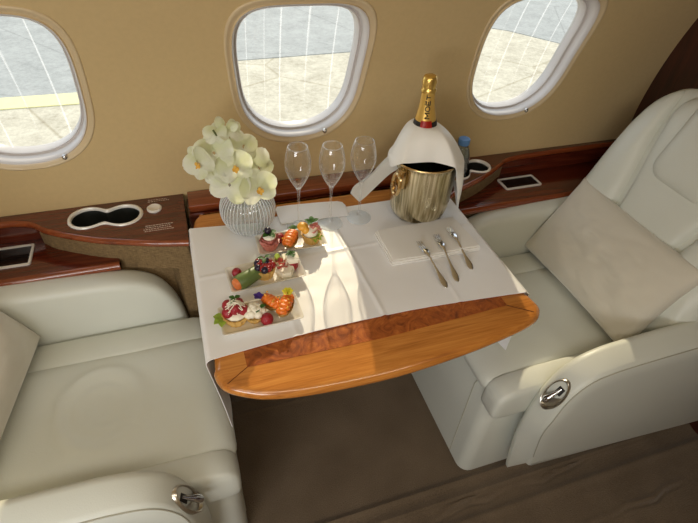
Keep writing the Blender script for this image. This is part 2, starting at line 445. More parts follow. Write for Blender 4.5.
# ---- windows
for wi, X in enumerate(WX):
    def ringpts(hw, hh, y, n=96, dz=0):
        out_ = []
        for i in range(n):
            x, z = sup(2*PI*i/n, hw, hh); zz = WZ+z+dz
            out_.append((X+x, wallY(zz)+y, zz))
        return out_
    root = empty('window_%d' % (wi+1), (X, wallY(WZ), WZ-HH), None, None); tag(root, kind='structure')
    root['label'] = ['aircraft window at the left edge looking out on grey apron and a yellow line',
                     'middle aircraft window above the champagne flutes', 'aircraft window at right above the water bottle'][wi]
    # outer beaded ring standing slightly proud of the wall, then a groove
    bm = bmesh.new(); R = []
    for hw, hh, y in ((HW+.004, HH+.004, .004), (HW+.003, HH+.003, -.002), (HW+.000, HH+.000, -.004), (HW-.004, HH-.004, -.001), (HW-.008, HH-.008, .002),
                      (HW-.011, HH-.011, .003), (HW-.013, HH-.013, -.001)):
        R.append(add_ring(bm, ringpts(hw, hh, y)))
    for a_, b_ in zip(R, R[1:]): bridge(bm, a_, b_)
    obj('window_frame', bm, M_WINRING, root, sharp=70)
    bm = bmesh.new(); R = []
    for hw, hh, y in ((HW-.013, HH-.013, -.001), (HW-.015, HH-.015, .000), (HW-.018, HH-.018, .012), (HW-.020, HH-.020, .030), (HW-.023, HH-.023, .033), (HW-.026, HH-.026, .030), (HW-.028, HH-.028, .034), (HW-.029, HH-.029, .060)):
        R.append(add_ring(bm, ringpts(hw, hh, y)))
    for a_, b_ in zip(R, R[1:]): bridge(bm, a_, b_)
    obj('window_reveal', bm, M_REVEAL, root, sharp=70)
    bm = bmesh.new(); R = []
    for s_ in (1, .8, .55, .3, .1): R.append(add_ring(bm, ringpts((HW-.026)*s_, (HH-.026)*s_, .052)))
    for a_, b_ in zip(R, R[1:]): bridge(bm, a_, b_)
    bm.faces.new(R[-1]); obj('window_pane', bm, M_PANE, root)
    # small chrome shade pull at the lower right of the reveal
    bm = bmesh.new(); kx = X+.072; kz = WZ-HH+.022
    ball(bm, (kx, wallY(kz)-.001, kz), .0065, 1, .8, 1.1); box(bm, (kx-.004, wallY(kz), kz-.006), (kx+.004, wallY(kz)+.022, kz+.003), .001)
    obj('shade_pull', bm, M_SILVER, root)

# ---- floor, carpet with ridges
bm = bmesh.new()
RD = [(.515, .010, .009), (.468, .014, .007), (.405, .012, .009)]
walks = []
rs = random.Random(3)
for k in range(9):
    y = .40-.085*k*rs.uniform(.7, 1.2); pts = []; x = -.4
    while x < 1.5:
        pts.append((x, y)); x += .05; y += rs.uniform(-.012, .016)
    walks.append(pts)
def floorz(x, y):
    z = 0
    for yy, wd, h in RD: z += h*math.exp(-((y-yy)/wd)**2)
    if .47 < y < .515: z += .004
    if y < .46:
        z -= 0.0
        for pts in walks:
            i = int((x+.4)/.05)
            if 0 <= i < len(pts)-1:
                t = (x+.4)/.05-i; yy = pts[i][1]*(1-t)+pts[i+1][1]*t; d = y-yy
                amp = max(0, noise.noise((x*4, yy*9, 0))+.25)
                z += amp*(.012*math.exp(-(d/.009)**2)-.012*math.exp(-((d+.011)/.004)**2))
        z += .003*noise.noise((x*7, y*16, 3))
    if abs(y-.925) < .03: z += .004*math.exp(-((y-.925)/.006)**2)*max(0, noise.noise((x*9, 0, 5))+.4)
    return z
NX, NY = 250, 330
def ff(u, v_):
    x = -.25+1.75*u; y = .05+.97*v_; return (x, y, floorz(x, y))
grid(bm, NX, NY, ff)
ft = struct('floor', bm, M_CARPET, sharp=80)
bm = bmesh.new(); box(bm, (-1.9, -1.0, -.05), (2.0, 1.2, -.012)); struct('trim_1', bm, M_CARPET, label='carpet underlay over the cabin floor')

# ---- apron outside
bm = bmesh.new(); grid(bm, 2, 2, lambda u, v_: (-30+70*u, 1.6+50*v_, -1.5)); o = struct('ground', bm, M_CONC)
bm = bmesh.new(); poly_prism(bm, [(-14, 7.55), (-1.0, 7.5), (-1.0, 8.3), (4.2, 8.55), (5.2, 10.2), (6.6, 9.2), (8.0, 7.2), (20, 6), (30, 30), (-30, 30)], -1.5, -1.49)
struct('trim_2', bm, M_ASPH, label='grey apron lane outside the windows')
bm = bmesh.new(); poly_prism(bm, [(-14, 7.22), (-1.05, 7.12), (-1.05, 7.5), (-14, 7.52)], -1.5, -1.487)
struct('trim_3', bm, M_YEL, label='painted yellow line on the apron')
bm = bmesh.new(); poly_prism(bm, [(-12, 13.2), (-3.5, 12.4), (-4.5, 24), (-14, 24)], -1.49, -1.48)
struct('trim_4', bm, M_CONC, label='pale concrete slab beyond the grey lane')

# ---- side ledges
LZ = .70; SZ = .63
def arcs(pts, k=5): return [(p.x, p.y) for p in catmull([(a, b_, 0) for a, b_ in pts], k)]
RIM_L = arcs([(-.60, 1.176), (-.48, 1.176), (-.438, 1.170), (-.404, 1.153), (-.376, 1.125), (-.32, 1.090), (-.26, 1.059), (-.204, 1.038), (-.12, 1.010), (-.047, .993)])
RIM_R = arcs([(.655, 1.005), (.70, 1.035), (.74, 1.056), (.827, 1.093), (.902, 1.136), (.952, 1.166), (1.013, 1.179), (1.12, 1.183), (1.3, 1.184)])
def ledge(side):
    if side < 0:
        front = [(-1.85, 1.176)]+RIM_L; outline = front+[(-.047, 1.199), (-1.85, 1.199)]
        root = empty('side_ledge', (-.3, 1.16, 0), 'glossy mahogany side ledge left of the table with round cup wells', 'ledge')
    else:
        front = RIM_R+[(1.450, 1.184)]; outline = front+[(1.450, 1.199), (.655, 1.199)]
        root = empty('side_ledge', (.9, 1.16, 0), 'dark mahogany side ledge right of the table, holding the water bottle', 'ledge')
    return root, front, outline
def ngon_hole_top(bm, outline, holes, z):
    """flat face with holes via triangle_fill"""
    es = []
    for lp in [outline]+holes:
        vs = [bm.verts.new((p[0], p[1], z)) for p in lp]
        es += [bm.edges.new((vs[i], vs[(i+1) % len(vs)])) for i in range(len(vs))]
    bmesh.ops.triangle_fill(bm, use_beauty=True, use_dissolve=False, edges=es, normal=(0, 0, 1))
def bowtie(c1, r1, c2, r2, n=72, grow=0):
    """outline of two overlapping round wells with a soft waist"""
    c1, c2 = Vector(c1), Vector(c2); d = (c2-c1); L_ = d.length; ux = d/L_; uy = Vector((-ux.y, ux.x)); mid = (c1+c2)/2
    pts = []
    for i in range(n):
        a = 2*PI*i/n; dr = Vector((math.cos(a), math.sin(a)))
        # smooth-min distance: march outward until the metaball field drops
        t = 0
        while t < .3:
            p = mid+(ux*dr.x+uy*dr.y)*t
            f = 0
            for cc, rr in ((c1, r1), (c2, r2)):
                f += math.exp(-3.2*((p-cc).length/rr-1))
            if f < 1.0: break
            t += .0004
        p = mid+(ux*dr.x+uy*dr.y)*(t+grow); pts.append((p.x, p.y))
    return pts
CUPS = {-1: ((-.281, 1.141), .040, (-.197, 1.134), .040), 1: ((.757, 1.122), .034, (.836, 1.141), .034)}
for side in (-1, 1):
    root, front, outline = ledge(side)
    c1, r1, c2, r2_ = CUPS[side]
    h0 = bowtie(c1, r1, c2, r2_); 
    bm = bmesh.new(); ngon_hole_top(bm, outline, [h0], LZ)
    obj('ledge_top', bm, M_MAHOG, root)
    # moulded front edge: bullnose running along the front line
    bm = bmesh.new(); tube(bm, [(p[0], p[1]+.001, LZ-.0095) for p in front], .0095, 10)
    obj('edge_moulding', bm, M_MAHOG_TRIM, root)
    # body under the bulge (woven fabric) down to the floor
    if side < 0: body = [p for p in front if p[0] > -.41]
    else: body = [p for p in front if p[0] < .96]
    bm = bmesh.new()
    def by_(p, z):
        y = min(p[1]+.006, 1.185); h = (p[0] < -.095) if side < 0 else (p[0] > .672)
        return max(y, 1.045) if (h and z < .60) else y
    a_ = add_ring(bm, [(p[0], by_(p, 0), 0.0) for p in body]); m1 = add_ring(bm, [(p[0], by_(p, 0), .598) for p in body]); m2 = add_ring(bm, [(p[0], by_(p, 1), .603) for p in body]); b_ = add_ring(bm, [(p[0], by_(p, 1), LZ-.012) for p in body])
    bridge(bm, a_, m1, False); bridge(bm, m1, m2, False); bridge(bm, m2, b_, False)
    ex = -.047 if side < 0 else .655
    k = -1 if side < 0 else 0
    e1 = add_ring(bm, [(ex, 1.195, 0), (ex, 1.195, LZ-.005)]); bm.faces.new((a_[k], b_[k], e1[1], e1[0]))
    obj('fabric_panel', bm, M_FABRIC, root)
    # riser and low shelf
    xa, xb = (-1.85, -.30) if side < 0 else (.80, 1.450)
    bm = bmesh.new(); box(bm, (xa, 1.183, SZ-.005), (xb if side < 0 else xb, 1.197, LZ-.004)); obj('riser', bm, M_MAHOG, root)
    sh = ([(-1.85, 1.035), (-.222, 1.035), (-.222, 1.19), (-1.85, 1.19)] if side < 0 else [(.70, 1.032), (1.450, 1.032), (1.450, 1.19), (.70, 1.19)])
    bm = bmesh.new(); poly_prism(bm, sh, SZ-.022, SZ, .002); obj('low_shelf', bm, M_MAHOG, root)
    bm = bmesh.new(); tube(bm, [(sh[0][0], sh[0][1], SZ-.010), (sh[1][0], sh[1][1], SZ-.010)], .0115, 10); obj('shelf_moulding', bm, M_MAHOG_TRIM, root)
    bm = bmesh.new(); box(bm, (sh[0][0], 1.06, 0), (sh[1][0], 1.08, SZ-.022)); obj('lower_panel', bm, M_FABRIC, root)
    # cup wells: black liner, white metal bezel
    bm = bmesh.new()
    a_ = add_ring(bm, [(p[0], p[1], LZ+.001) for p in bowtie(c1, r1, c2, r2_)])
    inn = bowtie(c1, r1, c2, r2_, grow=-.003)
    b_ = add_ring(bm, [(p[0], p[1], LZ-.05) for p in inn]); bridge(bm, a_, b_); bm.faces.new(b_)
    obj('cup_well', bm, M_CUP, root, recalc=False)
    bm = bmesh.new(); R = []
    for g_, z in ((-.001, LZ-.004), (-.001, LZ+.003), (.002, LZ+.005), (.006, LZ+.004), (.0075, LZ)):
        R.append(add_ring(bm, [(p[0], p[1], z) for p in bowtie(c1, r1, c2, r2_, grow=g_)]))
    for a_, b_ in zip(R, R[1:]): bridge(bm, a_, b_)
    obj('cup_bezel', bm, M_BEZEL, root, sharp=80)
    if side < 0:
        bm = bmesh.new(); lathe(bm, [(.0185, 0), (.0185, .004), (.016, .006), (.013, .004), (0, .0035)], (-.122, 1.144, LZ), 32)
        obj('round_button', bm, M_BEZEL, root)
        rr = random.Random(5)
        for (x0, x1, y0, rows) in ((-.150, -.080, 1.072, 4), (-.140, -.082, 1.186, 2)):
            bm = bmesh.new()
            for q in range(rows):
                x = x0+rr.uniform(0, .008); yy = y0-.0075*q - .12*(x-x0)*0
                while x < x1-rr.uniform(0, .008):
                    w_ = rr.uniform(.002, .006); box(bm, (x, yy, LZ), (x+w_, yy+.0022, LZ+.0004)); x += w_+.0018
            obj('printed_notice', bm, M_PRINT, root)

def panel(x0, x1, y0, y1, label):
    root = empty('control_panel', ((x0+x1)/2, (y0+y1)/2, SZ), label, 'panel', 'display panels sunk in the low side shelves')
    o1, i1 = rrect(x0, y0, x1, y1, .006, 4, 2), rrect(x0+.006, y0+.006, x1-.006, y1-.006, .003, 4, 2)
    bm = bmesh.new(); R = [add_ring(bm, [(p[0], p[1], z) for p in q]) for q, z in ((o1, SZ), (o1, SZ+.004), (i1, SZ+.004), (i1, SZ))]
    for a_, b_ in zip(R, R[1:]): bridge(bm, a_, b_)
    bridge(bm, R[-1], R[0])
    obj('bezel', bm, M_BEZEL, root)
    bm = bmesh.new(); poly_prism(bm, rrect(x0+.005, y0+.005, x1-.005, y1-.005, .003, 4, 2), SZ-.001, SZ+.0015); obj('screen', bm, M_SCREEN, root)
panel(-.62, -.425, 1.078, 1.160, 'black glass display panel with pale frame at the left edge')
panel(.930, 1.064, 1.090, 1.152, 'black glass display panel with pale frame beside the right seat')

# ---- stowage console between the ledges
root = empty('table_stowage_console', (.305, 1.15, 0), 'mahogany stowage console behind the folding table', 'console')
bm = bmesh.new(); box(bm, (-.036, 1.125, .685), (.648, 1.198, .706), .003); obj('console_lid', bm, M_MAHOG_TRIM, root)
bm = bmesh.new(); box(bm, (-.040, 1.112, .02), (.650, 1.195, .684)); obj('console_body', bm, M_MAHOG, root)
bm = bmesh.new(); box(bm, (-.042, .995, .02), (.652, 1.098, .45), .006); obj('fabric_panel', bm, M_FABRIC, root)
bm = bmesh.new(); box(bm, (-.045, .975, 0), (.655, .994, .05), .006); obj('carpet_kick_strip', bm, M_CARPET, root)

# ================================================================== SEATS
MX = .585
def seat(side):
    """right seat in world coordinates; side=-1 mirrors it about x=MX/2"""
    off = [0]
    def T(p): return Vector(p) if side > 0 else Vector((MX-p[0]+off[0], p[1], p[2]))
    def part(name, bm, mat=M_LEATHER, parent=None, sharp=50):
        for v in bm.verts: v.co = T(v.co)
        return obj(name, bm, mat, parent or root, sharp=sharp)
    rl = T((.95, .77, 0))
    if side > 0: root = empty('club_seat', rl, 'cream leather club seat right of the table, its backrest in view', 'seat', None)
    else: root = empty('club_seat', rl, 'cream leather club seat at the left, mostly cushion in view', 'seat', None)
    # pedestal
    bm = bmesh.new(); poly = rrect(.615, .535, 1.25, .972, .035, 5, 2)
    R = []
    for z, g_ in ((0.0, .006), (.004, 0), (.20, 0), (.365, .002), (.385, .012)):
        R.append(add_ring(bm, [((p[0]-.93)*(1-g_/.3)+.93, (p[1]-.75)*(1-g_/.22)+.75, z) for p in poly]))
    for a_, b_ in zip(R, R[1:]): bridge(bm, a_, b_)
    bm.faces.new(R[0][::-1]); bm.faces.new(R[-1])
    ped = part('pedestal', bm)
    bm = bmesh.new(); tube(bm, [(.6145, .612, .01), (.6140, .612, .20), (.6150, .613, .368), (.622, .613, .384)], .0016, 6); part('piping', bm, M_THREAD, ped)
    off[0] = -.006
    # main cushion panel
    def dmain(x, y, s):
        d = -.010*math.exp(-((x-.84)**2+(y-.74)**2)/.018)
        if side < 0:   # the creased hollow where someone sat
            r_ = math.hypot((x-.87)/.85, y-.735); th = math.atan2(y-.735, x-.87)
            d += .0075*math.exp(-((r_-.105)/.013)**2)*(.35+.65*(.5+.5*math.cos(th-.4)))+.0065*math.exp(-((r_-.055)/.011)**2)*(.35+.65*(.5+.5*math.cos(th+.3)))
            d += .0055*math.exp(-((r_-.085)/.010)**2)*(.5+.5*math.cos(th-PI))
        d += .002*noise.noise((x*13, y*13, 1))
        return d*(1-s**6)
    bm = bmesh.new(); puff(bm, rrect(.597, .540, 1.13, .904, .045, 6, 26), ((0, 0, .430), (1, 0, 0), (0, 1, 0), (0, 0, 1)), .042, .050, 34, 7, dmain)
    part('seat_cushion', bm)
    # bolsters beside it
    def bolster(y0, y1, zt, fx):
        bm = bmesh.new(); R = []
        xs = [fx+.0, fx+.0005, fx+.003, fx+.009, fx+.022, fx+.048, fx+.10, .80, .95, 1.13]
        n = 20
        for q, x in enumerate(xs):
            top = zt-[.060, .048, .034, .022, .010, .002, 0, 0, 0, 0][q]; bot = .375-[-.025, -.010, .004, .012, .016, .018, .018, .018, .018, .018][q]
            hz, hy = (top-bot)/2, (y1-y0)/2*[.35, .60, .80, .92, .985, 1, 1, 1, 1, 1][q]; ps = []
            for i in range(n):
                a = 2*PI*i/n; c_, s_ = math.cos(a), math.sin(a); e = .38
                ps.append((x, (y0+y1)/2+hy*math.copysign(abs(c_)**e, c_), (top+bot)/2+hz*math.copysign(abs(s_)**e, s_)))
            R.append(add_ring(bm, ps))
        for a_, b_ in zip(R, R[1:]): bridge(bm, a_, b_)
        bm.faces.new(R[0][::-1]); bm.faces.new(R[-1]); return bm
    part('cushion_bolster', bolster(.498, .570, .471, .600)); part('cushion_bolster', bolster(.876, .974, .464, .606))
    off[0] = .010
    # armrests (near the aisle and at the wall)
    prof_in = catmull([(.722, 0, .085), (.704, 0, .20), (.692, 0, .32), (.697, 0, .42), (.715, 0, .50), (.750, 0, .560), (.815, 0, .592), (.92, 0, .602), (1.10, 0, .607), (1.40, 0, .612)], 5)
    prof_out = catmull([(.775, 0, .10), (.737, 0, .24), (.712, 0, .35), (.713, 0, .44), (.728, 0, .51), (.765, 0, .560), (.825, 0, .580), (.92, 0, .586), (1.10, 0, .589), (1.40, 0, .594)], 5)
    def arm(yi, yo, lever, prof_in=prof_in, prof_out=prof_out):
        s = 1 if yo > yi else -1
        bm = bmesh.new(); n = len(prof_in)
        def yout(z): return yo - (s*.030*max(0, (.42-z)/.35) if lever else 0)
        def ring(prof, y, shrink, useo=False):
            ps = []
            for i, p in enumerate(prof):
                t = prof[min(i+1, n-1)]-prof[max(i-1, 0)]; nn = Vector((t.z, 0, -t.x)).normalized()
                q = p+nn*shrink; ps.append((q.x, (yout(q.z) if useo else y)+(y-yo if useo else 0), q.z))
            # back and bottom corners
            last = ps[-1]; ps.append((1.40, last[1], .11)); return ps
        R = [add_ring(bm, ring(prof_in, yi+s*0, .022)), add_ring(bm, ring(prof_in, yi+s*.003, .008)), add_ring(bm, ring(prof_in, yi+s*.012, .001)), add_ring(bm, ring(prof_in, yi+s*.022, 0))]
        R.append(add_ring(bm, ring(prof_out, yo-s*.012, 0, True)))
        R.append(add_ring(bm, ring(prof_out, yo-s*.004, .003, True)))
        R.append(add_ring(bm, ring(prof_out, yo, .010, True)))
        R.append(add_ring(bm, ring(prof_out, yo+s*.003, .05, True)))
        for a_, b_ in zip(R, R[1:]): bridge(bm, a_, b_)
        bm.faces.new(R[0][::-1]); bm.faces.new(R[-1])
        a = part('armrest', bm, sharp=55)
        bm = bmesh.new(); tube(bm, [(p[0], p[1]-0, p[2]) for p in ring(prof_out, yo-s*.0005, .0065, True)[3:-1]], .0013, 6); part('piping', bm, M_THREAD, a)
        if lever:
            # recline lever: oval escutcheon on the curved front
            c = Vector((.7165, .462, .493)); nn = Vector((-.90, -.12, .42)).normalized(); up = Vector((.42, 0, .9)); up = (up-nn*up.dot(nn)).normalized(); rt = up.cross(nn)
            fr = Matrix((rt, up, nn)).transposed(); 
            bm = bmesh.new(); R = []
            for k, h in ((1, -.008), (1.0, .003), (.93, .006), (.86, .005), (.80, -.002), (.1, -.003)):
                R.append(add_ring(bm, [c+fr @ Vector((.0235*k*math.cos(q), .050*k*math.sin(q), h)) for q in [2*PI*i/32 for i in range(32)]]))
            for a_, b_ in zip(R, R[1:]): bridge(bm, a_, b_)
            bm.faces.new(R[-1]); esc = part('lever_escutcheon', bm, M_STEEL, a)
            bm = bmesh.new(); 
            pth = [c+fr @ Vector(q) for q in ((.002, .022, .001), (.001, .008, .004), (-.001, -.006, .008), (-.003, -.020, .011), (-.004, -.028, .010))]
            tube(bm, pth, .006, 10, rad=[.003, .0045, .0065, .009, .007]); part('recline_lever', bm, M_SILVER, esc)
            bm = bmesh.new(); box(bm, (-.006, .004, -.002), (.010, .026, .0015), .001)
            for v in bm.verts: v.co = c+fr @ v.co
            part('lever_slot', bm, M_DARK, esc)
    arm(.503, .432, True)
    far_in = [Vector((.68+(p.x-.69)*1.0, 0, p.z*1.018)) for p in prof_in]; far_out = [Vector((.682+(p.x-.69)*1.0, 0, p.z*1.026)) for p in prof_in]
    arm(.975, 1.036, False, far_in, far_out)
    off[0] = -.07
    # backrest, leaning back: local axes ux across (world y), uy up the back, n out of the cushion
    k = .40; up = Vector((k, 0, 1)).normalized(); nn = Vector((-1, 0, k)).normalized(); O = Vector((1.10-.03, 0, .64))-up*0
    O = Vector((1.088, 0, .64))
    yc = .745
    def fr(depth): return (O+nn*depth, (0, 1, 0), up, nn)
    HT = .425
    out = [(yc+a_, b_) for a_, b_ in ((-.20, -.24), (0, -.24), (.20, -.24), (.245, -.22), (.255, -.10), (.257, 0), (.257, .12), (.254, .22), (.245, .31), (.225, .372), (.19, .405), (.13, .420), (0, .424),
           (-.13, .420), (-.19, .405), (-.225, .372), (-.245, .31), (-.254, .22), (-.257, .12), (-.257, 0), (-.255, -.10), (-.245, -.22))]
    oc = [(p.x, p.y) for p in catmull([(a_, b_, 0) for a_, b_ in out], 4, True)]
    bm = bmesh.new(); puff(bm, oc, fr(-.055), .040, .045, 14, 6); part('back_shell', bm)
    def curve2(l): return [(p.x, p.y) for p in catmull([(a_, b_, 0) for a_, b_ in l], 5, True)]
    # centre panel, wider towards the top
    ctr = curve2([(yc-0.082, -.22), (yc+0.082, -.22), (yc+0.090, -.08), (yc+0.100, .04), (yc+0.117, .14), (yc+0.137, .22), (yc+0.154, .30), (yc+0.160, .36), (yc+0.122, .402), (yc, .412),
                  (yc-0.122, .402), (yc-0.160, .36), (yc-0.154, .30), (yc-0.137, .22), (yc-0.117, .14), (yc-0.100, .04), (yc-0.090, -.08)])
    bm = bmesh.new(); puff(bm, ctr, fr(-.036), .040, .01, 14, 9); part('back_cushion', bm)
    for s in (1, -1):
        w_ = curve2([(yc+s*a_, b_) for a_, b_ in ((.086, -.22), (.250, -.20), (.258, -.05), (.258, .10), (.254, .22), (.245, .30), (.225, .360), (.185, .396), (.166, .345), (.158, .29), (.140, .21), (.121, .13), (.104, .03), (.094, -.08))])
        if s < 0: w_ = w_[::-1]
        bm = bmesh.new(); puff(bm, w_, fr(-.040), .052, .01, 12, 3.2); part('back_bolster', bm)
    hp = rrect(yc-.100, .185, yc+.100, .405, .045, 7, 6)
    bm = bmesh.new(); puff(bm, hp, fr(-.010), .030, .01, 12, 6); part('headrest', bm)
    return root
seat(1); seat(-1)

# ---- throw pillows
def pillow(side, label, dx=0, dy=0, skew=0):
    def T(p): return Vector(p) if side > 0 else Vector((MX-p[0], p[1], p[2]))
    A = Vector((1.005+dx, .985+dy, .462)); B = Vector((1.005+dx+skew, .525+dy, .466)); Cc = Vector((1.145+dx, .960+dy, .698))
    ux = (B-A).normalized(); W_ = (B-A).length; uy = (Cc-A); uy = (uy-ux*uy.dot(ux)); H_ = uy.length; uy.normalize(); nn = uy.cross(ux)
    if nn.x > 0: nn = -nn
    bm = bmesh.new(); n = 44; grids = []
    for s in (1, -1):
        V = {}
        for i in range(n+1):
            for j in range(n+1):
                u, v_ = i/n*2-1, j/n*2-1
                pin = .045   # sides bow inwards, corners stay pointed
                x = u*(1-pin*(1-v_*v_)); y = v_*(1-pin*(1-u*u))
                h = (max(0, 1-u*u)*max(0, 1-v_*v_))**.40*.058
                h += .006*noise.noise((u*2.2+side*3, v_*2.6, s*2))*(1-u*u)*(1-v_*v_) + (1 if s > 0 else 0)*((.0050*math.sin((u*3+v_*7)+2*noise.noise((u*2, v_*2, 9)))+.0050*(1-abs(noise.noise((u*3.2+1, v_*4.5, 4)))*4)*.5)*(1-u*u)*(1-v_*v_)+.003*noise.noise((u*9, v_*6, 2))*(1-u**4)*(1-v_**4))
                p = A+ux*(W_*(x+1)/2)+uy*(H_*(y+1)/2)+nn*(s*h+.035)
                V[i, j] = bm.verts.new(T(p))
        for i in range(n):
            for j in range(n): bm.faces.new((V[i, j], V[i+1, j], V[i+1, j+1], V[i, j+1]))
    bmesh.ops.remove_doubles(bm, verts=bm.verts[:], dist=1e-5)
    o = obj('throw_pillow', bm, M_PILLOW, sharp=80); tag(o, label, 'pillow'); return o
pillow(1, 'beige velvet throw pillow leaning in the right seat')
pillow(-1, 'beige velvet throw pillow cut by the left edge of the photo', .050, .0, .07)

# ================================================================== TABLE
TZ = .70
root = empty('folding_table', (.31, .80, 0), 'glossy cherry wood folding table with burl inlay under the white cloth', 'table')
out = catmull([(-.030, .62, 0), (-.034, .585, 0), (-.022, .553, 0), (.010, .530, 0), (.06, .510, 0), (.15, .497, 0), (.30, .492, 0), (.45, .503, 0), (.56, .519, 0), (.62, .531, 0), (.655, .545, 0), (.674, .568, 0), (.672, .60, 0), (.664, .64, 0),
               (.652, .80, 0), (.650, 1.0, 0), (.648, 1.06, 0), (.632, 1.09, 0), (.60, 1.103, 0), (.3, 1.105, 0), (.02, 1.103, 0), (-.018, 1.09, 0), (-.032, 1.06, 0), (-.034, 1.0, 0), (-.032, .80, 0)], 4, True)
out = [(p.x, p.y) for p in out]
ccx = .31; ccy = .8
def inset(pts, d):
    n = len(pts); r_ = []
    for i in range(n):
        t = Vector(pts[(i+1) % n])-Vector(pts[i-1]); t.normalize(); r_.append((pts[i][0]-t.y*d, pts[i][1]+t.x*d))
    return r_
bm = bmesh.new(); R = []
for d, z in ((.020, TZ-.030), (.008, TZ-.028), (.002, TZ-.021), (0, TZ-.014), (.002, TZ-.007), (.007, TZ-.002), (.014, TZ)):
    R.append(add_ring(bm, [(p[0], p[1], z) for p in inset(out, d)]))
for a_, b_ in zip(R, R[1:]): bridge(bm, a_, b_)
bm.faces.new(R[0][::-1]); bm.faces.new(R[-1]); top = obj('tabletop', bm, M_TABLE, root, sharp=60)
bm = bmesh.new(); poly_prism(bm, [(.028, .580), (.30, .577), (.600, .590), (.606, 1.03), (.02, 1.03)], TZ-.001, TZ+.0008); obj('burl_inlay', bm, M_BURL, top)
for q in ([(.028, .580, TZ+.0004), (-.012, .553, TZ+.0004)], [(.600, .590, TZ+.0004), (.648, .556, TZ+.0004)]):
    bm = bmesh.new(); tube(bm, q, .0007, 5); obj('mitre_joint', bm, M_MAHOG, top)
bm = bmesh.new(); box(bm, (.12, .70, TZ-.055), (.16, 1.108, TZ-.030), .003); box(bm, (.46, .70, TZ-.055), (.50, 1.108, TZ-.030), .003); box(bm, (.12, .72, TZ-.052), (.50, .76, TZ-.032), .003)
obj('support_arm', bm, M_STEEL, root)

# ---- tablecloth
CZ = TZ+.0032
def front_y(x):
    t = (x+.04)/.7
    return .612+.022*math.sin(min(1, max(0, t))*PI)*.9
def cloth_pt(x, y):
    """flat cloth position (x,y) folded over the table sides"""
    z = CZ+.0006+.0007*(noise.noise((x*9, y*9, 0)))+.0005*noise.noise((x*25, y*25, 4))
    z += .0026*math.exp(-((x-(.318+.10*(.8-y)*.5))/.0045)**2)   # pressed fold line
    z += .0016*math.exp(-((y-.845-.05*x)/.005)**2)
    z += .0014*math.exp(-((x-.49-.02*y)/.005)**2)+.0013*math.exp(-((x-.135)/.005)**2)+.0016*noise.noise((x*5+3, y*11, 7))
    xl, xr, r_ = -.036, .662, .010
    xr2 = xr
    if x < xl:
        d = xl-x
        a = min(d/r_, PI/2)
        nx = xl-r_*math.sin(a); nz = CZ-r_*(1-math.cos(a)); rest = d-r_*PI/2
        if rest > 0: nz -= rest; nx += .13*rest+.006*math.sin(y*22)*min(1, rest*8)
        return (nx, y, nz)
    if x > xr2:
        d = x-xr2; a = min(d/r_, PI/2); nx = xr2+r_*math.sin(a); nz = CZ-r_*(1-math.cos(a)); rest = d-r_*PI/2
        if rest > 0: nz -= rest; nx += .006+.008*math.sin(y*24+1)*min(1, rest*8)
        return (nx, y, nz)
    return (x, y, z)
bm = bmesh.new()
XS = [-.24+.02*i for i in range(10)]+[-.05, -.046, -.042, -.039, -.036]+[-.033+.0035*i for i in range(197)]+[.655, .659, .662, .665, .668, .672, .676, .68]+[.69+.015*i for i in range(14)]
NVV = 120; V = []
for x in XS:
    col = []
    for j in range(NVV+1):
        f = j/NVV; y0 = front_y(x); y1 = 1.030
        if x < -.036: y0 = .612-.03*min(1, (-.036-x)/.2)
        if x > .662: y0 = .615+.10*((x-.662)/.15)*0
        if x < .16: y1 = 1.034-.12*(x+.04)*(1 if x > -.04 else 0)
        y = y0+(y1-y0)*f
        col.append(bm.verts.new(cloth_pt(x, y)))
    V.append(col)
for i in range(len(XS)-1):
    for j in range(NVV): bm.faces.new((V[i][j], V[i+1][j], V[i+1][j+1], V[i][j+1]))
for f in bm.faces: f.normal_update()
if sum(f.normal.z for f in bm.faces) < 0: bmesh.ops.reverse_faces(bm, faces=bm.faces[:])
bmesh.ops.solidify(bm, geom=bm.faces[:], thickness=.0012)
o = obj('tablecloth', bm, M_CLOTH, sharp=80, recalc=False); tag(o, 'white satin tablecloth draped over the wooden folding table', 'tablecloth')
# second, smaller cloth peeking out behind the flutes
bm = bmesh.new()
def f2(u, v_):
    x = .178+.185*u; y = .985+.078*v_ - .012*u
    z = TZ+.0058+.0008*noise.noise((x*30, y*30, 2))
    if v_ < .0: z = CZ
    return (x, y, z)
poly_prism(bm, [(.180, .99), (.360, .985), (.366, 1.03), (.362, 1.046), (.350, 1.054), (.30, 1.060), (.22, 1.066), (.186, 1.067), (.180, 1.055)], TZ+.0060, TZ+.0085, .0008)
o = obj('table_napkin', bm, M_CLOTH); tag(o, 'flat white napkin corner sticking out behind the flutes', 'napkin')

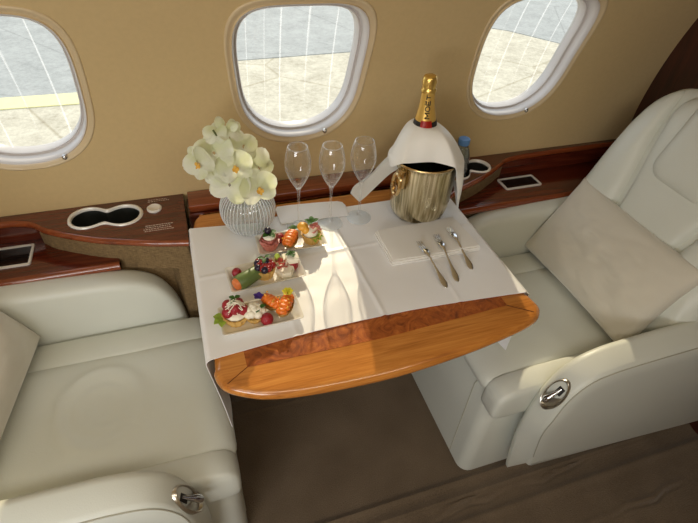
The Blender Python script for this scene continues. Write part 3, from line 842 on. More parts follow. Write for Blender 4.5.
# ================================================================== THINGS ON THE TABLE
# ---- flutes
CT = TZ+.0050
def flute(first=None, loc=None, label=None):
    g = 'champagne flutes in a row on the tablecloth'
    if first is None:
        root = empty('champagne_flute', loc, label, 'glass', g)
        x, y, z = loc
        bm = bmesh.new(); lathe(bm, [(0, 0), (.0315, .0), (.0325, .0012), (.031, .0022), (.018, .0035), (.006, .0065), (0, .007)], (x, y, z), 40); obj('foot', bm, M_FOOT, root)
        bm = bmesh.new(); lathe(bm, [(.006, .006), (.0036, .014), (.0028, .04), (.0028, .085), (.0036, .103), (.006, .111)], (x, y, z), 16); obj('stem', bm, M_FLUTE, root)
        bm = bmesh.new()
        prof = catmull([(.0, 0, .109), (.006, 0, .113), (.0125, 0, .123), (.0225, 0, .143), (.0290, 0, .162), (.0310, 0, .176), (.0300, 0, .192), (.0265, 0, .210), (.0225, 0, .222)], 4)
        po = [(max(p.x, 0), p.z) for p in prof]
        lathe_open(bm, po[1:], (x, y, z), 48, rfun=lambda q, zz, a: q*(1+.018*math.cos(12*a)*min(1, max(0, (.215-zz)/.03))))
        obj('bowl', bm, M_FLUTE, root, sharp=80)
        bm = bmesh.new(); tube(bm, [(x+.0225*math.cos(2*PI*i/40), y+.0225*math.sin(2*PI*i/40), z+.222) for i in range(40)], .0010, 6, True); obj('rim', bm, M_FLUTE, root)
        return root
    r_ = first.copy(); C.objects.link(r_); r_.location = loc; r_['label'] = label
    for ch in first.children:
        c_ = ch.copy(); C.objects.link(c_); c_.parent = r_
    return r_
f1 = flute(None, (.225, .977, CT), 'empty champagne flute nearest the vase of orchids')
flute(f1, (.304, .966, CT), 'empty champagne flute in the middle of the row of three')
flute(f1, (.384, .972, CT), 'empty champagne flute nearest the ice bucket')

# ---- vase
vx, vy = .103, 1.000
root = empty('glass_vase', (vx, vy, CT), 'round ribbed clear glass vase holding the orchids', 'vase')
prof = catmull([(.030, 0, .0), (.036, 0, .001), (.050, 0, .014), (.062, 0, .038), (.0655, 0, .060), (.061, 0, .084), (.049, 0, .103), (.036, 0, .114), (.0335, 0, .121), (.037, 0, .128)], 5)
NR = 176
bm = bmesh.new(); lathe_open(bm, [(p.x, p.z) for p in prof], (vx, vy, CT), NR, rfun=lambda r_, z, a: r_+(.0016*math.cos(44*a) if z < .108 else 0)*min(1, z/.01))
nf = len(bm.faces)
for k in range(44):
    a = 2*PI*k/44; tube(bm, [(vx+(p.x+.001)*math.cos(a+.10*q/len(prof)), vy+(p.x+.001)*math.sin(a+.10*q/len(prof)), CT+p.z) for q, p in enumerate(prof[3:36])], .0010, 5)
bm.faces.ensure_lookup_table()
for f in bm.faces[nf:]: f.material_index = 1
obj('vase_body', bm, (M_VASE, M_RIB), root, sharp=80, recalc=True)
bm = bmesh.new(); tube(bm, [(vx+.037*math.cos(2*PI*i/40), vy+.037*math.sin(2*PI*i/40), CT+.128) for i in range(40)], .0016, 6, True); obj('rim', bm, M_VASE, root)
bm = bmesh.new(); lathe(bm, [(0, .003), (.033, .003), (.047, .014), (.059, .038), (.0615, .052), (0, .052)], (vx, vy, CT), 40); obj('water', bm, M_WATER, root)

# ---- orchids
root = empty('orchid_stem', (vx, vy, CT+.02), 'spray of white phalaenopsis orchids in the glass vase', 'flowers')
bm = bmesh.new()
STEM = catmull([(vx+.02, vy, CT+.02), (vx+.022, vy-.01, CT+.07), (vx+.012, vy-.012, .835), (.112, .955, .87), (.100, .95, .905), (.075, .948, .945), (.055, .948, .980), (.045, .95, 1.0)], 6)
tube(bm, STEM, .0022, 6)
tube(bm, catmull([(vx-.015, vy, CT+.015), (vx-.01, vy, CT+.10), (.075, .955, .88), (.03, .95, .92), (.0, .95, .945)], 5), .0018, 6)
obj('stem', bm, M_STEM, root)
def petal(bm, fr, c, ang, length, width, cup, pw=1.0, tw=0):
    """one petal starting at c, pointing at ang in the flower plane"""
    def f(u, v_):
        a = (v_*2-1); wv = width*max(.02, 1-(2*(u*.985+.015)**.85-1)**2)**.5
        x = a*wv; y = .003+length*u
        h = cup*(u**1.5)*length - .16*length*(a*a)*math.sin(PI*u) + .05*length*math.sin(u*5+a*3)*.5
        p = Vector((x*math.cos(ang)-y*math.sin(ang), x*math.sin(ang)+y*math.cos(ang), h)); return c+fr @ p
    grid(bm, 9, 8, f)
def flower(c, facing, size, roll_=0, lip=True, bud=False):
    c = Vector(c); n_ = Vector(facing).normalized(); up = Vector((0, 0, 1)); rt = up.cross(n_).normalized(); up = n_.cross(rt)
    fr = Matrix((rt, up, n_)).transposed() @ Matrix.Rotation(roll_, 3, 'Z')
    bm = bmesh.new()
    for a in (0, 2.25, -2.25): petal(bm, fr, c-n_*.002, a, size*.88, size*.44, -.05 if not bud else .7)
    if not bud:
        for a in (1.22, -1.22): petal(bm, fr, c+n_*.001, a, size*.90, size*.58, .10)
    bmesh.ops.solidify(bm, geom=bm.faces[:], thickness=.0006)
    fo = obj('flower', bm, M_PETAL, root, sharp=80, origin=c)
    if lip:
        bm = bmesh.new()
        for a in (PI-.6, PI+.6): petal(bm, fr, c+n_*.004, a, size*.17, size*.09, .9)
        petal(bm, fr, c+n_*.004, PI, size*.24, size*.08, .6)
        ball(bm, c+n_*.008, size*.085, 1, 1, 1.2, 8)
        bmesh.ops.solidify(bm, geom=bm.faces[:], thickness=.0005)
        obj('lip', bm, M_LIP, fo, origin=c)
FL = [((.122, .915, .872), (.15, -1, .35), .046, .1, True, False),     # front flower with orange centre
      ((.132, .955, .898), (.5, -.7, .5), .048, .5, False, False),     # large backlit right
      ((.062, .930, .880), (-.3, -.9, .5), .050, -.3, False, False),   # lower left big
      ((.077, .925, .926), (.0, -1, .4), .042, .15, True, False),      # centre
      ((.104, .965, .950), (.5, -.6, .6), .038, -.4, False, False),    # back right
      ((.040, .940, .955), (-.3, -.8, .5), .046, .3, False, False),    # upper left
      ((.006, .935, .938), (-.7, -.8, .25), .040, .8, True, False),    # left
      ((.032, .940, .905), (-.6, -.8, .1), .034, .2, False, False),
      ((.068, .955, 1.000), (.1, -.8, .5), .026, .6, False, True),
      ((.090, .955, .992), (.5, -.6, .6), .024, 1.2, False, False),
      ((.048, .950, .992), (-.3, -.6, .7), .026, .2, False, False)]
for q in FL: flower(*q)

# ---- ice bucket
bx, by = .548, .965
root = empty('ice_bucket', (bx, by, CT), 'champagne coloured hammered metal ice bucket holding the bottle', 'bucket')
BP = catmull([(.058, 0, .0), (.066, 0, .004), (.073, 0, .016), (.0785, 0, .045), (.0805, 0, .09), (.0815, 0, .135), (.0825, 0, .158), (.0850, 0, .164), (.0850, 0, .168)], 4)
bm = bmesh.new(); prof = [(0, 0)]+[(p.x, p.z) for p in BP]+[(.082, .1685), (.0795, .162), (.078, .12), (.073, .03), (0, .02)]
lathe(bm, prof, (bx, by, CT), 72); obj('bucket_body', bm, M_BUCKET, root, sharp=50)
bm = bmesh.new(); tube(bm, [(bx+.0835*math.cos(2*PI*i/60), by+.0835*math.sin(2*PI*i/60), CT+.167) for i in range(60)], .0022, 8, True); obj('rim', bm, M_BRASS, root)
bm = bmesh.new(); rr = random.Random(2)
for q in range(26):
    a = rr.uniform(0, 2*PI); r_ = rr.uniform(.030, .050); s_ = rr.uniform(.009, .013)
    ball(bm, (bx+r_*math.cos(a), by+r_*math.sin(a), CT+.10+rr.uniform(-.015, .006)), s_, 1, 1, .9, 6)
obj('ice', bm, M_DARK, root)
bm = bmesh.new()   # left side handle: bracket plate and drop ring
hx = bx-.076; hy = by-.036
box(bm, (hx-.010, hy-.014, CT+.110), (hx+.004, hy+.012, CT+.158), .003)
tube(bm, [(hx-.014+.010*math.sin(2*PI*i/24)*.3, hy-.002+.019*math.cos(2*PI*i/24), CT+.120+.027*math.sin(2*PI*i/24)) for i in range(24)], .0052, 8, True)
obj('handle', bm, M_BRASS, root)
bm = bmesh.new(); hx = bx+.078
box(bm, (hx-.004, by-.012, CT+.105), (hx+.010, by+.012, CT+.148), .003)
tube(bm, [(hx+.014, by+.019*math.cos(2*PI*i/24), CT+.112+.024*math.sin(2*PI*i/24)) for i in range(24)], .0042, 8, True)
obj('handle', bm, M_BRASS, root)

# ---- champagne bottle
cx0, cy0 = .550, .985; BZ = CT+.073
root = empty('champagne_bottle', (cx0, cy0, BZ), 'champagne bottle with gold foil neck standing in the ice bucket', 'bottle')
bm = bmesh.new(); lathe(bm, [(0, -.052), (.036, -.055), (.0385, -.050), (.039, .13), (.0385, .160), (.036, .180), (.0280, .203), (.0250, .214), (.0234, .222), (0, .222)], (cx0, cy0, BZ), 40)
obj('glass_body', bm, M_BLACKG, root)
bm = bmesh.new(); lathe(bm, [(.0252, .215), (.0236, .224), (.0205, .240), (.0175, .262), (.0160, .284), (.0155, .296), (.0, .296)], (cx0, cy0, BZ), 40)
neck = obj('neck_foil', bm, M_GOLDLABEL, root)
bm = bmesh.new(); lathe(bm, [(.0155, .290), (.0172, .293), (.0176, .299), (.0158, .303), (.0152, .306), (.0162, .312), (.0168, .320), (.0160, .329), (.0145, .334), (.0125, .336), (0, .337)], (cx0, cy0, BZ), 40,
      rfun=lambda r_, z, a: r_*(1+.022*math.sin(9*a+z*300)*(1 if r_ > .001 else 0)))
obj('cap_foil', bm, M_FOIL, root)
bm = bmesh.new(); lathe_open(bm, [(.0286, .2005), (.0278, .2055), (.0256, .2155)], (cx0, cy0, BZ), 40)
obj('neck_band', bm, M_INK, root)
# red wax seal facing the aisle, and the word up the neck
va = math.atan2(-cy0, -cx0)  # angle of the direction to the viewer's side of the aisle
bm = bmesh.new()
def onneck(a, z, off=.0006):
    tab = [(.200, .0288), (.2055, .0279), (.215, .0256), (.224, .0237), (.240, .0206), (.262, .0176), (.284, .0161), (.30, .0157)]
    for (z0, r0), (z1, r1) in zip(tab, tab[1:]):
        if z0 <= z <= z1: rr_ = r0+(r1-r0)*(z-z0)/(z1-z0); break
    else: rr_ = tab[0][1] if z < .2 else tab[-1][1]
    rr_ += off; return Vector((cx0+rr_*math.cos(a), cy0+rr_*math.sin(a), BZ+z))
grid(bm, 10, 8, lambda u, v_: onneck(va+.14+(u-.5)*1.0, .2005+.020*v_, .0010)); bmesh.ops.solidify(bm, geom=bm.faces[:], thickness=.0006); obj('red_seal', bm, M_RED, root)
def strokes(ch):
    S = {'M': [[(0, 0), (0, 1), (.5, .3), (1, 1), (1, 0)]], 'E': [[(1, 1), (0, 1), (0, 0), (1, 0)], [(0, .5), (.8, .5)]],
         'T': [[(0, 1), (1, 1)], [(.5, 1), (.5, 0)]], 'O': [[(.5+.5*math.cos(2*PI*i/16), .5+.5*math.sin(2*PI*i/16)) for i in range(17)]]}
    S['Ë'] = S['E']+[[(.15, 1.28), (.28, 1.28)], [(.72, 1.28), (.85, 1.28)]]
    return S[ch]
bm = bmesh.new(); z = .2275
for ch in 'MOËT':
    wv_, hv = {'M': .0145, 'O': .0130, 'Ë': .0105, 'T': .0115}[ch], .0115
    for st in strokes(ch):
        pts = []
        for (p, q), (p2, q2) in zip(st, st[1:]):
            for k in range(4): pts.append((p+(p2-p)*k/4, q+(q2-q)*k/4))
        pts.append(st[-1])
        # letters read upwards along the neck: their x runs up the bottle, their y to the left
        P3 = [onneck(va+.14-((q-.5)*hv)/.023, z+p*wv_, .0010) for p, q in pts]
        tube(bm, P3, .0013, 5)
    z += wv_+.0042
obj('lettering', bm, M_INK, neck)
root.rotation_euler = (0, math.radians(-3.0), 0); root.scale = (1, 1, .853)

# ---- towel over the bucket
FA = math.atan2(-.93, -.36)
def hemr(a):
    d = abs((a-FA+PI) % (2*PI)-PI); return d
def towel_pt(a, t):
    d = hemr(a); ct_ = max(.05, math.cos(min(d, 1.5)))
    Rr = .0880; r0, z0 = .0275, CT+.245; chord = .060
    re = min(chord/ct_, Rr) if d < 1.45 else Rr
    da = (a-FA+PI) % (2*PI)-PI     # positive towards the right side of the bucket
    hang = 0
    if re >= Rr-1e-6:
        e_ = min(1, max(0, (d-math.acos(chord/Rr))/.30))
        right = math.exp(-((da-1.55)/.62)**2); back = math.exp(-((abs(da)-PI)/1.2)**2)
        hang = e_*(.020+.125*right+.045*back)
    s1 = (re-r0)*1.25; Lt = s1+hang; s = Lt*t
    if s <= s1:
        r_ = r0+(re-r0)*s/s1; q = (r_-r0)/(re-r0); z = z0-(.062-.006*(1-(re-r0)/(Rr-r0)))*q**2.1 - .010*q
    else:
        q = 1; h = s-s1; k_ = min(1, h/.012); r_ = Rr+.006*math.sin(k_*PI/2); z = z0-.072-h
        r_ += .0035*math.sin(a*8+1)*min(1, h/.05)+.10*h*math.exp(-((da-1.55)/.5)**2)
    u = min(1, (r_-r0)/(Rr-r0)); cxm = cx0-.011+(bx-cx0+.011)*u; cym = cy0+(by-cy0)*u
    r_ += .0016*math.sin(a*6+s*40)*u
    z += .0035*math.sin(da*2.0+.6)*u*(1-u)*4
    return Vector((cxm+r_*math.cos(a), cym+r_*math.sin(a), z))
bm = bmesh.new(); NA, NT = 144, 34
V = [[bm.verts.new(towel_pt(2*PI*i/NA, j/NT)) for j in range(NT+1)] for i in range(NA)]
for i in range(NA):
    for j in range(NT): bm.faces.new((V[i][j], V[i][j+1], V[(i+1) % NA][j+1], V[(i+1) % NA][j]))
bmesh.ops.recalc_face_normals(bm, faces=bm.faces[:]); bmesh.ops.solidify(bm, geom=bm.faces[:], thickness=.0022)
# the twisted tail of the towel swinging out to the left behind the last flute
TP = [[(.480, .948, .868), (.480, .975, .892), (.492, 1.01, .888)], [(.466, .950, .852), (.462, .976, .872), (.472, 1.005, .868)], [(.456, .968, .829), (.436, .985, .846), (.448, 1.005, .845)],
      [(.436, .978, .799), (.414, .992, .815), (.424, 1.008, .812)], [(.402, .985, .757), (.378, 1.0, .786), (.392, 1.01, .780)], [(.388, .988, .744), (.366, .996, .768), (.376, 1.004, .762)]]
ct = [catmull(r_, 5) for r_ in TP]; cols = list(zip(*ct)); cols = [catmull(c_, 6) for c_ in cols]
VV = [[bm.verts.new(p) for p in c_] for c_ in cols]; fs = []
for i in range(len(VV)-1):
    for j in range(len(VV[0])-1): fs.append(bm.faces.new((VV[i][j], VV[i+1][j], VV[i+1][j+1], VV[i][j+1])))
bmesh.ops.solidify(bm, geom=fs, thickness=.0025)
o = obj('towel', bm, M_TOWEL, sharp=80, recalc=False); tag(o, 'cream cloth draped around the bottle and over the ice bucket', 'towel')

# ---- folded napkin and forks
bm = bmesh.new()
def nap(z0, z1, d):
    q = [(.399+d, .892), (.621, .899), (.632, .769+d), (.398+d, .771+d)]
    P_ = []
    for (a, b_), (a2, b2) in zip(q, q[1:]+q[:1]):
        for k in range(10):
            t = k/10; x = a+(a2-a)*t; y = b_+(b2-b_)*t
            P_.append((x+.0018*noise.noise((x*30, y*30, z0*300)), y+.0018*noise.noise((x*30, y*30, z0*300+7))))
    poly_prism(bm, P_[::-1], z0, z1, .0015, 2)
nap(CT, CT+.0036, 0); nap(CT+.0034, CT+.0070, .003); nap(CT+.0068, CT+.0104, .001); nap(CT+.0102, CT+.0130, .005)
o = obj('folded_napkin', bm, M_NAPKIN); tag(o, 'folded cream napkin in front of the ice bucket, forks on its edge', 'napkin')
NTZ = CT+.0130
def fork(tip, end, label):
    tip = Vector((tip[0], tip[1], 0)); end = Vector((end[0], end[1], 0)); d = (end-tip); L_ = d.length; ux = d/L_; uy = Vector((-ux.y, ux.x, 0))
    root = empty('dessert_fork', (tip+d*.5+Vector((0, 0, CT))), label, 'fork', 'dessert forks on the folded napkin')
    def zc(s): return NTZ+.0016+.004*math.exp(-((s-.28)/.14)**2) - (.0135+.003)*max(0, (s-.44)/.56)**1.0*(1 if s > .44 else 0)+.003*(max(0, .12-s)/.12)
    def P_(s, y, h): return tip+ux*(s*L_)+uy*y+Vector((0, 0, zc(s)+h))
    def strip(s0, s1, wf, cf, n=16, th=.0016):
        bm = bmesh.new(); Vt = []
        for i in range(n+1):
            s = s0+(s1-s0)*i/n; w_ = wf(s); c_ = cf(s)
            Vt.append(add_ring(bm, [P_(s, c_+w_*math.cos(a), th/2*math.sin(a)*1.2-.10*abs(w_*math.cos(a))*0) for a in [2*PI*k/10 for k in range(10)]]))
        for a_, b_ in zip(Vt, Vt[1:]): bridge(bm, a_, b_)
        bm.faces.new(Vt[0][::-1]); bm.faces.new(Vt[-1]); return bm
    def wh(s):
        pts = [(.21, .0075), (.27, .0085), (.33, .0050), (.40, .0024), (.55, .0024), (.68, .0034), (.80, .0060), (.90, .0075), (.97, .0058), (1.0, .0015)]
        for (a, x), (b_, y) in zip(pts, pts[1:]):
            if a <= s <= b_: return x+(y-x)*(s-a)/(b_-a)
        return pts[-1][1]
    obj('handle', strip(.21, 1.0, wh, lambda s: 0, 30, .0026), M_SILVER, root)
    bmt = bmesh.new()
    for k in (-1, 0, 1):
        b2 = strip(0, .24, lambda s: .0008+.0010*min(1, s/.05), lambda s: k*.0055, 8, .0018)
        me = bpy.data.meshes.new('t'); b2.to_mesh(me); bmt.from_mesh(me); b2.free(); bpy.data.meshes.remove(me)
    obj('tines', bmt, M_SILVER, root)
fork((.487, .822), (.493, .672), 'dessert fork farthest left on the napkin')
fork((.541, .836), (.527, .683), 'dessert fork between the other two on the napkin')
fork((.585, .856), (.580, .712), 'dessert fork nearest the right seat on the napkin')

# ---- plates
def plate(cx_, cy_, w_, h_, rot, label, tap=0):
    bm = bmesh.new(); R = []
    for g_, z in ((-.016, 0), (-.014, 0), (-.004, .010), (0, .014), (0, .0155), (-.003, .0155), (-.007, .011), (-.015, .0045), (-.025, .0040)):
        P_ = rrect(-w_/2-g_, -h_/2-g_, w_/2+g_, h_/2+g_, .006, 3, 3)
        R.append(add_ring(bm, [(cx_+math.cos(rot)*p[0]-math.sin(rot)*p[1], cy_+math.sin(rot)*p[0]+math.cos(rot)*p[1], CT+z) for p in P_]))
    for a_, b_ in zip(R, R[1:]): bridge(bm, a_, b_)
    bm.faces.new(R[0][::-1]); bm.faces.new(R[-1])
    o = obj('serving_plate', bm, M_PORC, sharp=60); tag(o, label, 'plate', 'oblong plates of canapés'); return o
plate(0.188, 0.906, .165, .074, -.03, 'oblong white plate nearest the flutes')
plate(0.108, 0.811, .168, .082, .07, 'oblong white plate in the middle of the three')
plate(0.075, 0.692, .164, .078, .03, 'oblong white plate nearest the table edge')
PZ = CT+.0046

# ---- canapés
def shell(bm, c, r, h, flute_=14):
    lathe(bm, [(0, 0), (r*.68, 0), (r*.85, h*.5), (r, h), (r*.88, h), (r*.7, h*.7), (0, h*.7)], c, 42, rfun=lambda q, z, a: q*(1+.05*math.cos(flute_*a)))
def leafb(bm, c, ang, l, w_, lift=.4):
    c = Vector(c)
    def f(u, v_):
        a = v_*2-1; wd = w_*math.sin(PI*(u*.96+.02)); x = l*u
        return c+Vector((x*math.cos(ang)-a*wd*math.sin(ang), x*math.sin(ang)+a*wd*math.cos(ang), lift*l*u-.3*l*u*u+.2*wd*abs(a)))
    grid(bm, 6, 4, f)
def leaves(parent, name, mat, specs):
    bm = bmesh.new()
    for s_ in specs: leafb(bm, *s_)
    bmesh.ops.solidify(bm, geom=bm.faces[:], thickness=.0005); obj(name, bm, mat, parent)
def frill(parent, name, mat, c, r, h, n=3, seed=0):
    """folded ribbon of thin food laid round in waves"""
    c = Vector(c); bm = bmesh.new()
    def f(u, v_):
        a = u*2*PI*n; rr_ = r*(1-.65*u)*(.9+.1*v_)+.0016*math.sin(a*4+seed); z = h*(.15+.7*u)+.006*v_+.002*math.sin(a*3.3+seed+v_)
        return c+Vector((rr_*math.cos(a), rr_*math.sin(a), z))
    grid(bm, 90, 4, f); bmesh.ops.solidify(bm, geom=bm.faces[:], thickness=.001); obj(name, bm, mat, parent, sharp=80)
def canape(name, x, y, label):
    e_ = empty(name, (x, y, PZ), label, 'canapé'); CAN.append(e_); return e_
rr = random.Random(11); CAN = []
# plate 1
r_ = canape('ham_canape', .136, .912, 'pink ham canapé topped with a dark berry, left on the plate nearest the flutes')
bm = bmesh.new(); shell(bm, (.136, .912, PZ), .0185, .016); obj('base', bm, M_HAM, r_)
frill(r_, 'ham', M_HAM, (.136, .912, PZ+.010), .0215, .018, 3, 1)
bm = bmesh.new(); ball(bm, (.136, .912, PZ+.028), .013, 1, 1, .5); obj('cream', bm, M_CREAM, r_)
leaves(r_, 'leaf', M_LEAFG, [((.136, .912, PZ+.034), a, .016, .006, .3) for a in (.4, 2.2, 3.7, 5.2)])
bm = bmesh.new(); ball(bm, (.134, .914, PZ+.040), .0068, seg=14); obj('berry', bm, M_BLACKB, r_)
bm = bmesh.new(); ball(bm, (.163, .926, PZ+.011), .0105, seg=14); o = obj('raspberry', bm, M_BERRY); tag(o, 'dark red raspberry behind the salmon boat near the flutes', 'berry')
def boat(x, y, ang, l, w_, label, name='salmon_canape', top=M_SALMON):
    r0 = canape(name, x, y, label); R3 = Matrix.Rotation(ang, 3, 'Z')
    bm = bmesh.new()
    def prof(u, side_): return None
    nU, nV = 14, 8; c = Vector((x, y, PZ))
    def hull(u, v_):
        s = u*2-1; wd = w_*max(0, 1-s*s)**.6; a = PI*v_
        return c+R3 @ Vector((l*s, -wd*math.cos(a), .017-.015*math.sin(a)*max(.05, 1-s*s)**.5+.006*s*s))
    grid(bm, nU, nV, hull); bmesh.ops.solidify(bm, geom=bm.faces[:], thickness=.0014)
    obj('pastry_boat', bm, M_PASTRY, r0, sharp=80)
    bm = bmesh.new()
    for k in range(5):
        s = -.62+.31*k
        ball(bm, c+R3 @ Vector((l*s, 0, .018+.004*(1-s*s))), w_*.95*(1-.35*s*s), .75, .95, .62, 12, R3 @ Matrix.Rotation(.5, 3, 'Y'))
    obj('filling', bm, top, r0, sharp=80)
    bm = bmesh.new()
    for k in range(9):
        q = Vector((l*rr.uniform(-.7, .7), w_*rr.uniform(-.7, .7), .028+rr.uniform(0, .002))); ball(bm, c+R3 @ q, .0017, seg=6)
    obj('seeds', bm, M_EGG, r0)
    return r0, c, R3
b1, c, R3 = boat(.184, .905, 1.05, .026, .0145, 'orange salmon boat canapé in the middle of the plate nearest the flutes')
leaves(b1, 'leaf', M_LEAFG, [((.196, .925, PZ+.024), a, .012, .005, .5) for a in (.3, 1.6, 2.8)])
r_ = canape('shrimp_canape', .238, .912, 'canapé cup with yellow egg and cress, right on the plate nearest the flutes')
bm = bmesh.new(); shell(bm, (.238, .912, PZ), .020, .020); obj('base', bm, M_PASTRY, r_)
frill(r_, 'shaving', M_HAM, (.243, .912, PZ+.018), .016, .022, 2, 3)
bm = bmesh.new(); ball(bm, (.236, .912, PZ+.022), .015, 1, 1, .8); obj('cream', bm, M_CREAM, r_)
bm = bmesh.new(); ball(bm, (.222, .918, PZ+.034), .011, 1, 1, .7); ball(bm, (.226, .910, PZ+.030), .008); obj('egg', bm, M_EGG, r_)
leaves(r_, 'leaf', M_LEAFG, [((.240, .918, PZ+.040), a, .015, .005, .6) for a in (.2, 1.4, 2.7, 4.0)])
leaves(r_, 'lettuce', M_LIME, [((.240, .905, PZ+.020), a, .020, .006, .1) for a in (-.3, -.9, -1.6)])
# plate 2
r_ = canape('vegetable_roll', .063, .800, 'green cucumber roll with a carrot end, left on the middle plate')
ax = Vector((.036, .020, 0)).normalized(); tilt = Vector((0, 0, 1)).rotation_difference(ax).to_matrix()
bm = bmesh.new(); lathe(bm, [(.0125, 0), (.0145, .004), (.0135, .024), (.0125, .044), (.0115, .052), (0, .052)], (.046, .790, PZ+.0150), 24, tilt=tilt, rfun=lambda q, z, a: q*(1+.04*math.cos(5*a+z*70))); obj('wrap', bm, M_WRAP, r_)
bm = bmesh.new(); lathe(bm, [(0, -.006), (.009, -.005), (.0112, -.001), (.0112, .008), (0, .008)], (.046, .790, PZ+.0150), 20, tilt=tilt); obj('filling', bm, M_CARROT, r_)
bm = bmesh.new(); ball(bm, (.046, .832, PZ+.0095), .0095, seg=12); o = obj('raspberry', bm, M_BERRY); tag(o, 'dark red raspberry behind the cucumber roll on the middle plate', 'berry')
r_ = canape('berry_tart', .106, .818, 'round tart piled with glazed dark berries in the middle plate')
bm = bmesh.new(); shell(bm, (.106, .818, PZ), .0200, .022); obj('base', bm, M_PASTRY, r_)
bm = bmesh.new(); bm2 = bmesh.new()
for k in range(16):
    a = k*2.4; q = .0155*math.sqrt((k+.5)/16); (ball(bm, (.106+q*math.cos(a), .818+q*math.sin(a), PZ+.030-q*.35), .0070, seg=10) if k % 3 else ball(bm2, (.106+q*math.cos(a), .818+q*math.sin(a), PZ+.032-q*.35), .0068, seg=10))
obj('red_berries', bm, M_CHERRY, r_); obj('dark_berries', bm2, M_BLACKB, r_)
leaves(r_, 'leaf', M_LEAFG, [((.108, .822, PZ+.038), a, .013, .004, .3) for a in (.5, 2.9, 4.4)])
r_ = canape('cheese_canape', .150, .815, 'white cheese and pink ham canapé with a green grape, right on the middle plate')
bm = bmesh.new(); lathe(bm, [(0, 0), (.015, 0), (.018, .008), (.016, .016), (0, .017)], (.150, .811, PZ), 6); obj('base', bm, M_CREAM, r_, sharp=20)
bm = bmesh.new(); box(bm, (.150, .815, PZ+.018), (.176, .840, PZ+.026), .002); box(bm, (.155, .812, PZ+.026), (.178, .832, PZ+.032), .002); obj('cheese', bm, M_CREAM, r_)
frill(r_, 'ham', M_HAM, (.147, .818, PZ+.014), .015, .012, 2, 5)
bm = bmesh.new(); ball(bm, (.166, .822, PZ+.010), .011); obj('berry', bm, M_BERRY, r_)
bm = bmesh.new(); ball(bm, (.141, .832, PZ+.027), .0055, 1, 1, 1.3); obj('grape', bm, M_LIME, r_)
leaves(r_, 'leaf', M_LEAFG, [((.165, .826, PZ+.033), a, .011, .004, .4) for a in (.5, 1.9, 3.3, 5.0)])
# plate 3
r_ = canape('raspberry_tart', .026, .704, 'tart with raspberries and sprouts, left on the plate nearest the table edge')
bm = bmesh.new(); shell(bm, (.026, .702, PZ), .0225, .018); obj('base', bm, M_PASTRY, r_)
bm = bmesh.new(); ball(bm, (.026, .703, PZ+.017), .018, 1, 1, .45); obj('cream', bm, M_CREAM, r_)
bm = bmesh.new()
for q in ((.016, .712, .028), (.032, .712, .029), (.026, .699, .030), (.038, .700, .024), (.014, .700, .024)): ball(bm, (q[0], q[1], PZ+q[2]), .0098, seg=12)
obj('raspberries', bm, M_BERRY, r_)
bm = bmesh.new()
for k in range(16):
    a = rr.uniform(0, 2*PI); p0 = Vector((.026+.018*math.cos(a), .704+.016*math.sin(a), PZ+.028)); p1 = Vector((.026+rr.uniform(-.006, .006), .704+rr.uniform(-.006, .006), PZ+.043+rr.uniform(-.003, .003)))
    p2 = Vector((.026-.016*math.cos(a+rr.uniform(-.6, .6)), .704-.014*math.sin(a), PZ+.033)); tube(bm, catmull([p0, p1, p2], 4), .0007, 5)
obj('sprouts', bm, M_CREAM, r_)
leaves(r_, 'leaf', M_LIME, [((.006, .700, PZ+.014), a, .018, .007, .2) for a in (2.6, 3.6, 4.4)])
leaves(r_, 'herb_leaf', M_LEAFG, [((.028, .710, PZ+.043), a, .011, .004, .2) for a in (.5, 2.4, 4.0)])
r_ = canape('cream_cheese_canape', .062, .696, 'fluffy white canapé with a violet flower beside the raspberry tart')
bm = bmesh.new(); shell(bm, (.062, .696, PZ), .0165, .012); obj('base', bm, M_PASTRY, r_)
bm = bmesh.new()
for k in range(14):
    a = k*2.4; q = .013*math.sqrt(k/14); ball(bm, (.062+q*math.cos(a), .696+q*math.sin(a), PZ+.018+.006*(1-k/14)), .0075, seg=8)
obj('cream', bm, M_CREAM, r_)
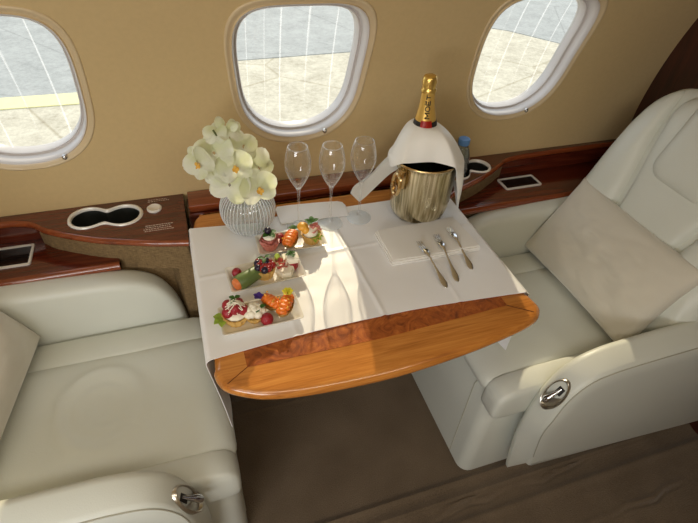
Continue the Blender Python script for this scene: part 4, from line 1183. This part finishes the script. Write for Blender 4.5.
leaves(r_, 'violet_flower', M_VIOLET, [((.074, .720, PZ+.024), a, .009, .004, .7) for a in (0, 1.25, 2.5, 3.8, 5.0)])
leaves(r_, 'leaf', M_LEAFG, [((.070, .694, PZ+.026), a, .012, .004, .4) for a in (.2, 2.1, 4.2)])
bm = bmesh.new(); ball(bm, (.084, .677, PZ+.0115), .0115, seg=14); o = obj('raspberry', bm, M_BERRY); tag(o, 'bright raspberry at the front of the plate nearest the table edge', 'berry')
b1, c, R3 = boat(.100, .713, 2.2, .021, .012, 'orange salmon boat canapé pointing away in the middle of the front plate')
b1, c, R3 = boat(.126, .696, 1.0, .027, .013, 'orange salmon boat canapé with yellow blossom, right on the front plate')
leaves(b1, 'blossom', simple('yellow_blossom', (.80, .75, .05), .5), [((.134, .712, PZ+.028), a, .010, .005, .8) for a in (0, .9, 1.8, 2.7, 3.8, 5.0)])

for e_ in CAN: e_.scale = (1.24, 1.24, 1.24); e_.location.y -= .008
for o in list(C.objects):
    if o.name.startswith('raspberry') and o.type == 'MESH' and not o.parent: o.location.y -= .008; o.scale = (1.15, 1.15, 1.15)

# ---- water bottle in the right cup well
wx, wy, wz = .757, 1.128, LZ-.049
root = empty('water_bottle', (wx, wy, wz), 'small clear water bottle with blue cap in the right ledge', 'bottle')
bm = bmesh.new(); lathe(bm, [(0, .003), (.022, 0), (.0245, .004), (.0245, .035), (.0238, .040), (.0245, .045), (.0245, .075), (.0238, .080), (.0245, .086), (.0230, .110), (.0180, .130), (.0125, .142), (.0120, .150), (0, .150)], (wx, wy, wz), 32,
      rfun=lambda q, z, a: q*(1+.012*math.cos(10*a))); obj('bottle_body', bm, M_PET, root, sharp=80)
bm = bmesh.new(); lathe(bm, [(.0145, .143), (.0150, .147), (.0150, .158), (.0138, .161), (0, .1615)], (wx, wy, wz), 40, rfun=lambda q, z, a: q*(1+.02*math.cos(20*a))); obj('cap', bm, M_BLUE, root)
bm = bmesh.new(); lathe(bm, [(0, .004), (.0215, .004), (.0225, .10), (.018, .120), (0, .120)], (wx, wy, wz), 24); obj('water', bm, M_WATER, root)
root.scale = (1.12, 1.12, 1.0)
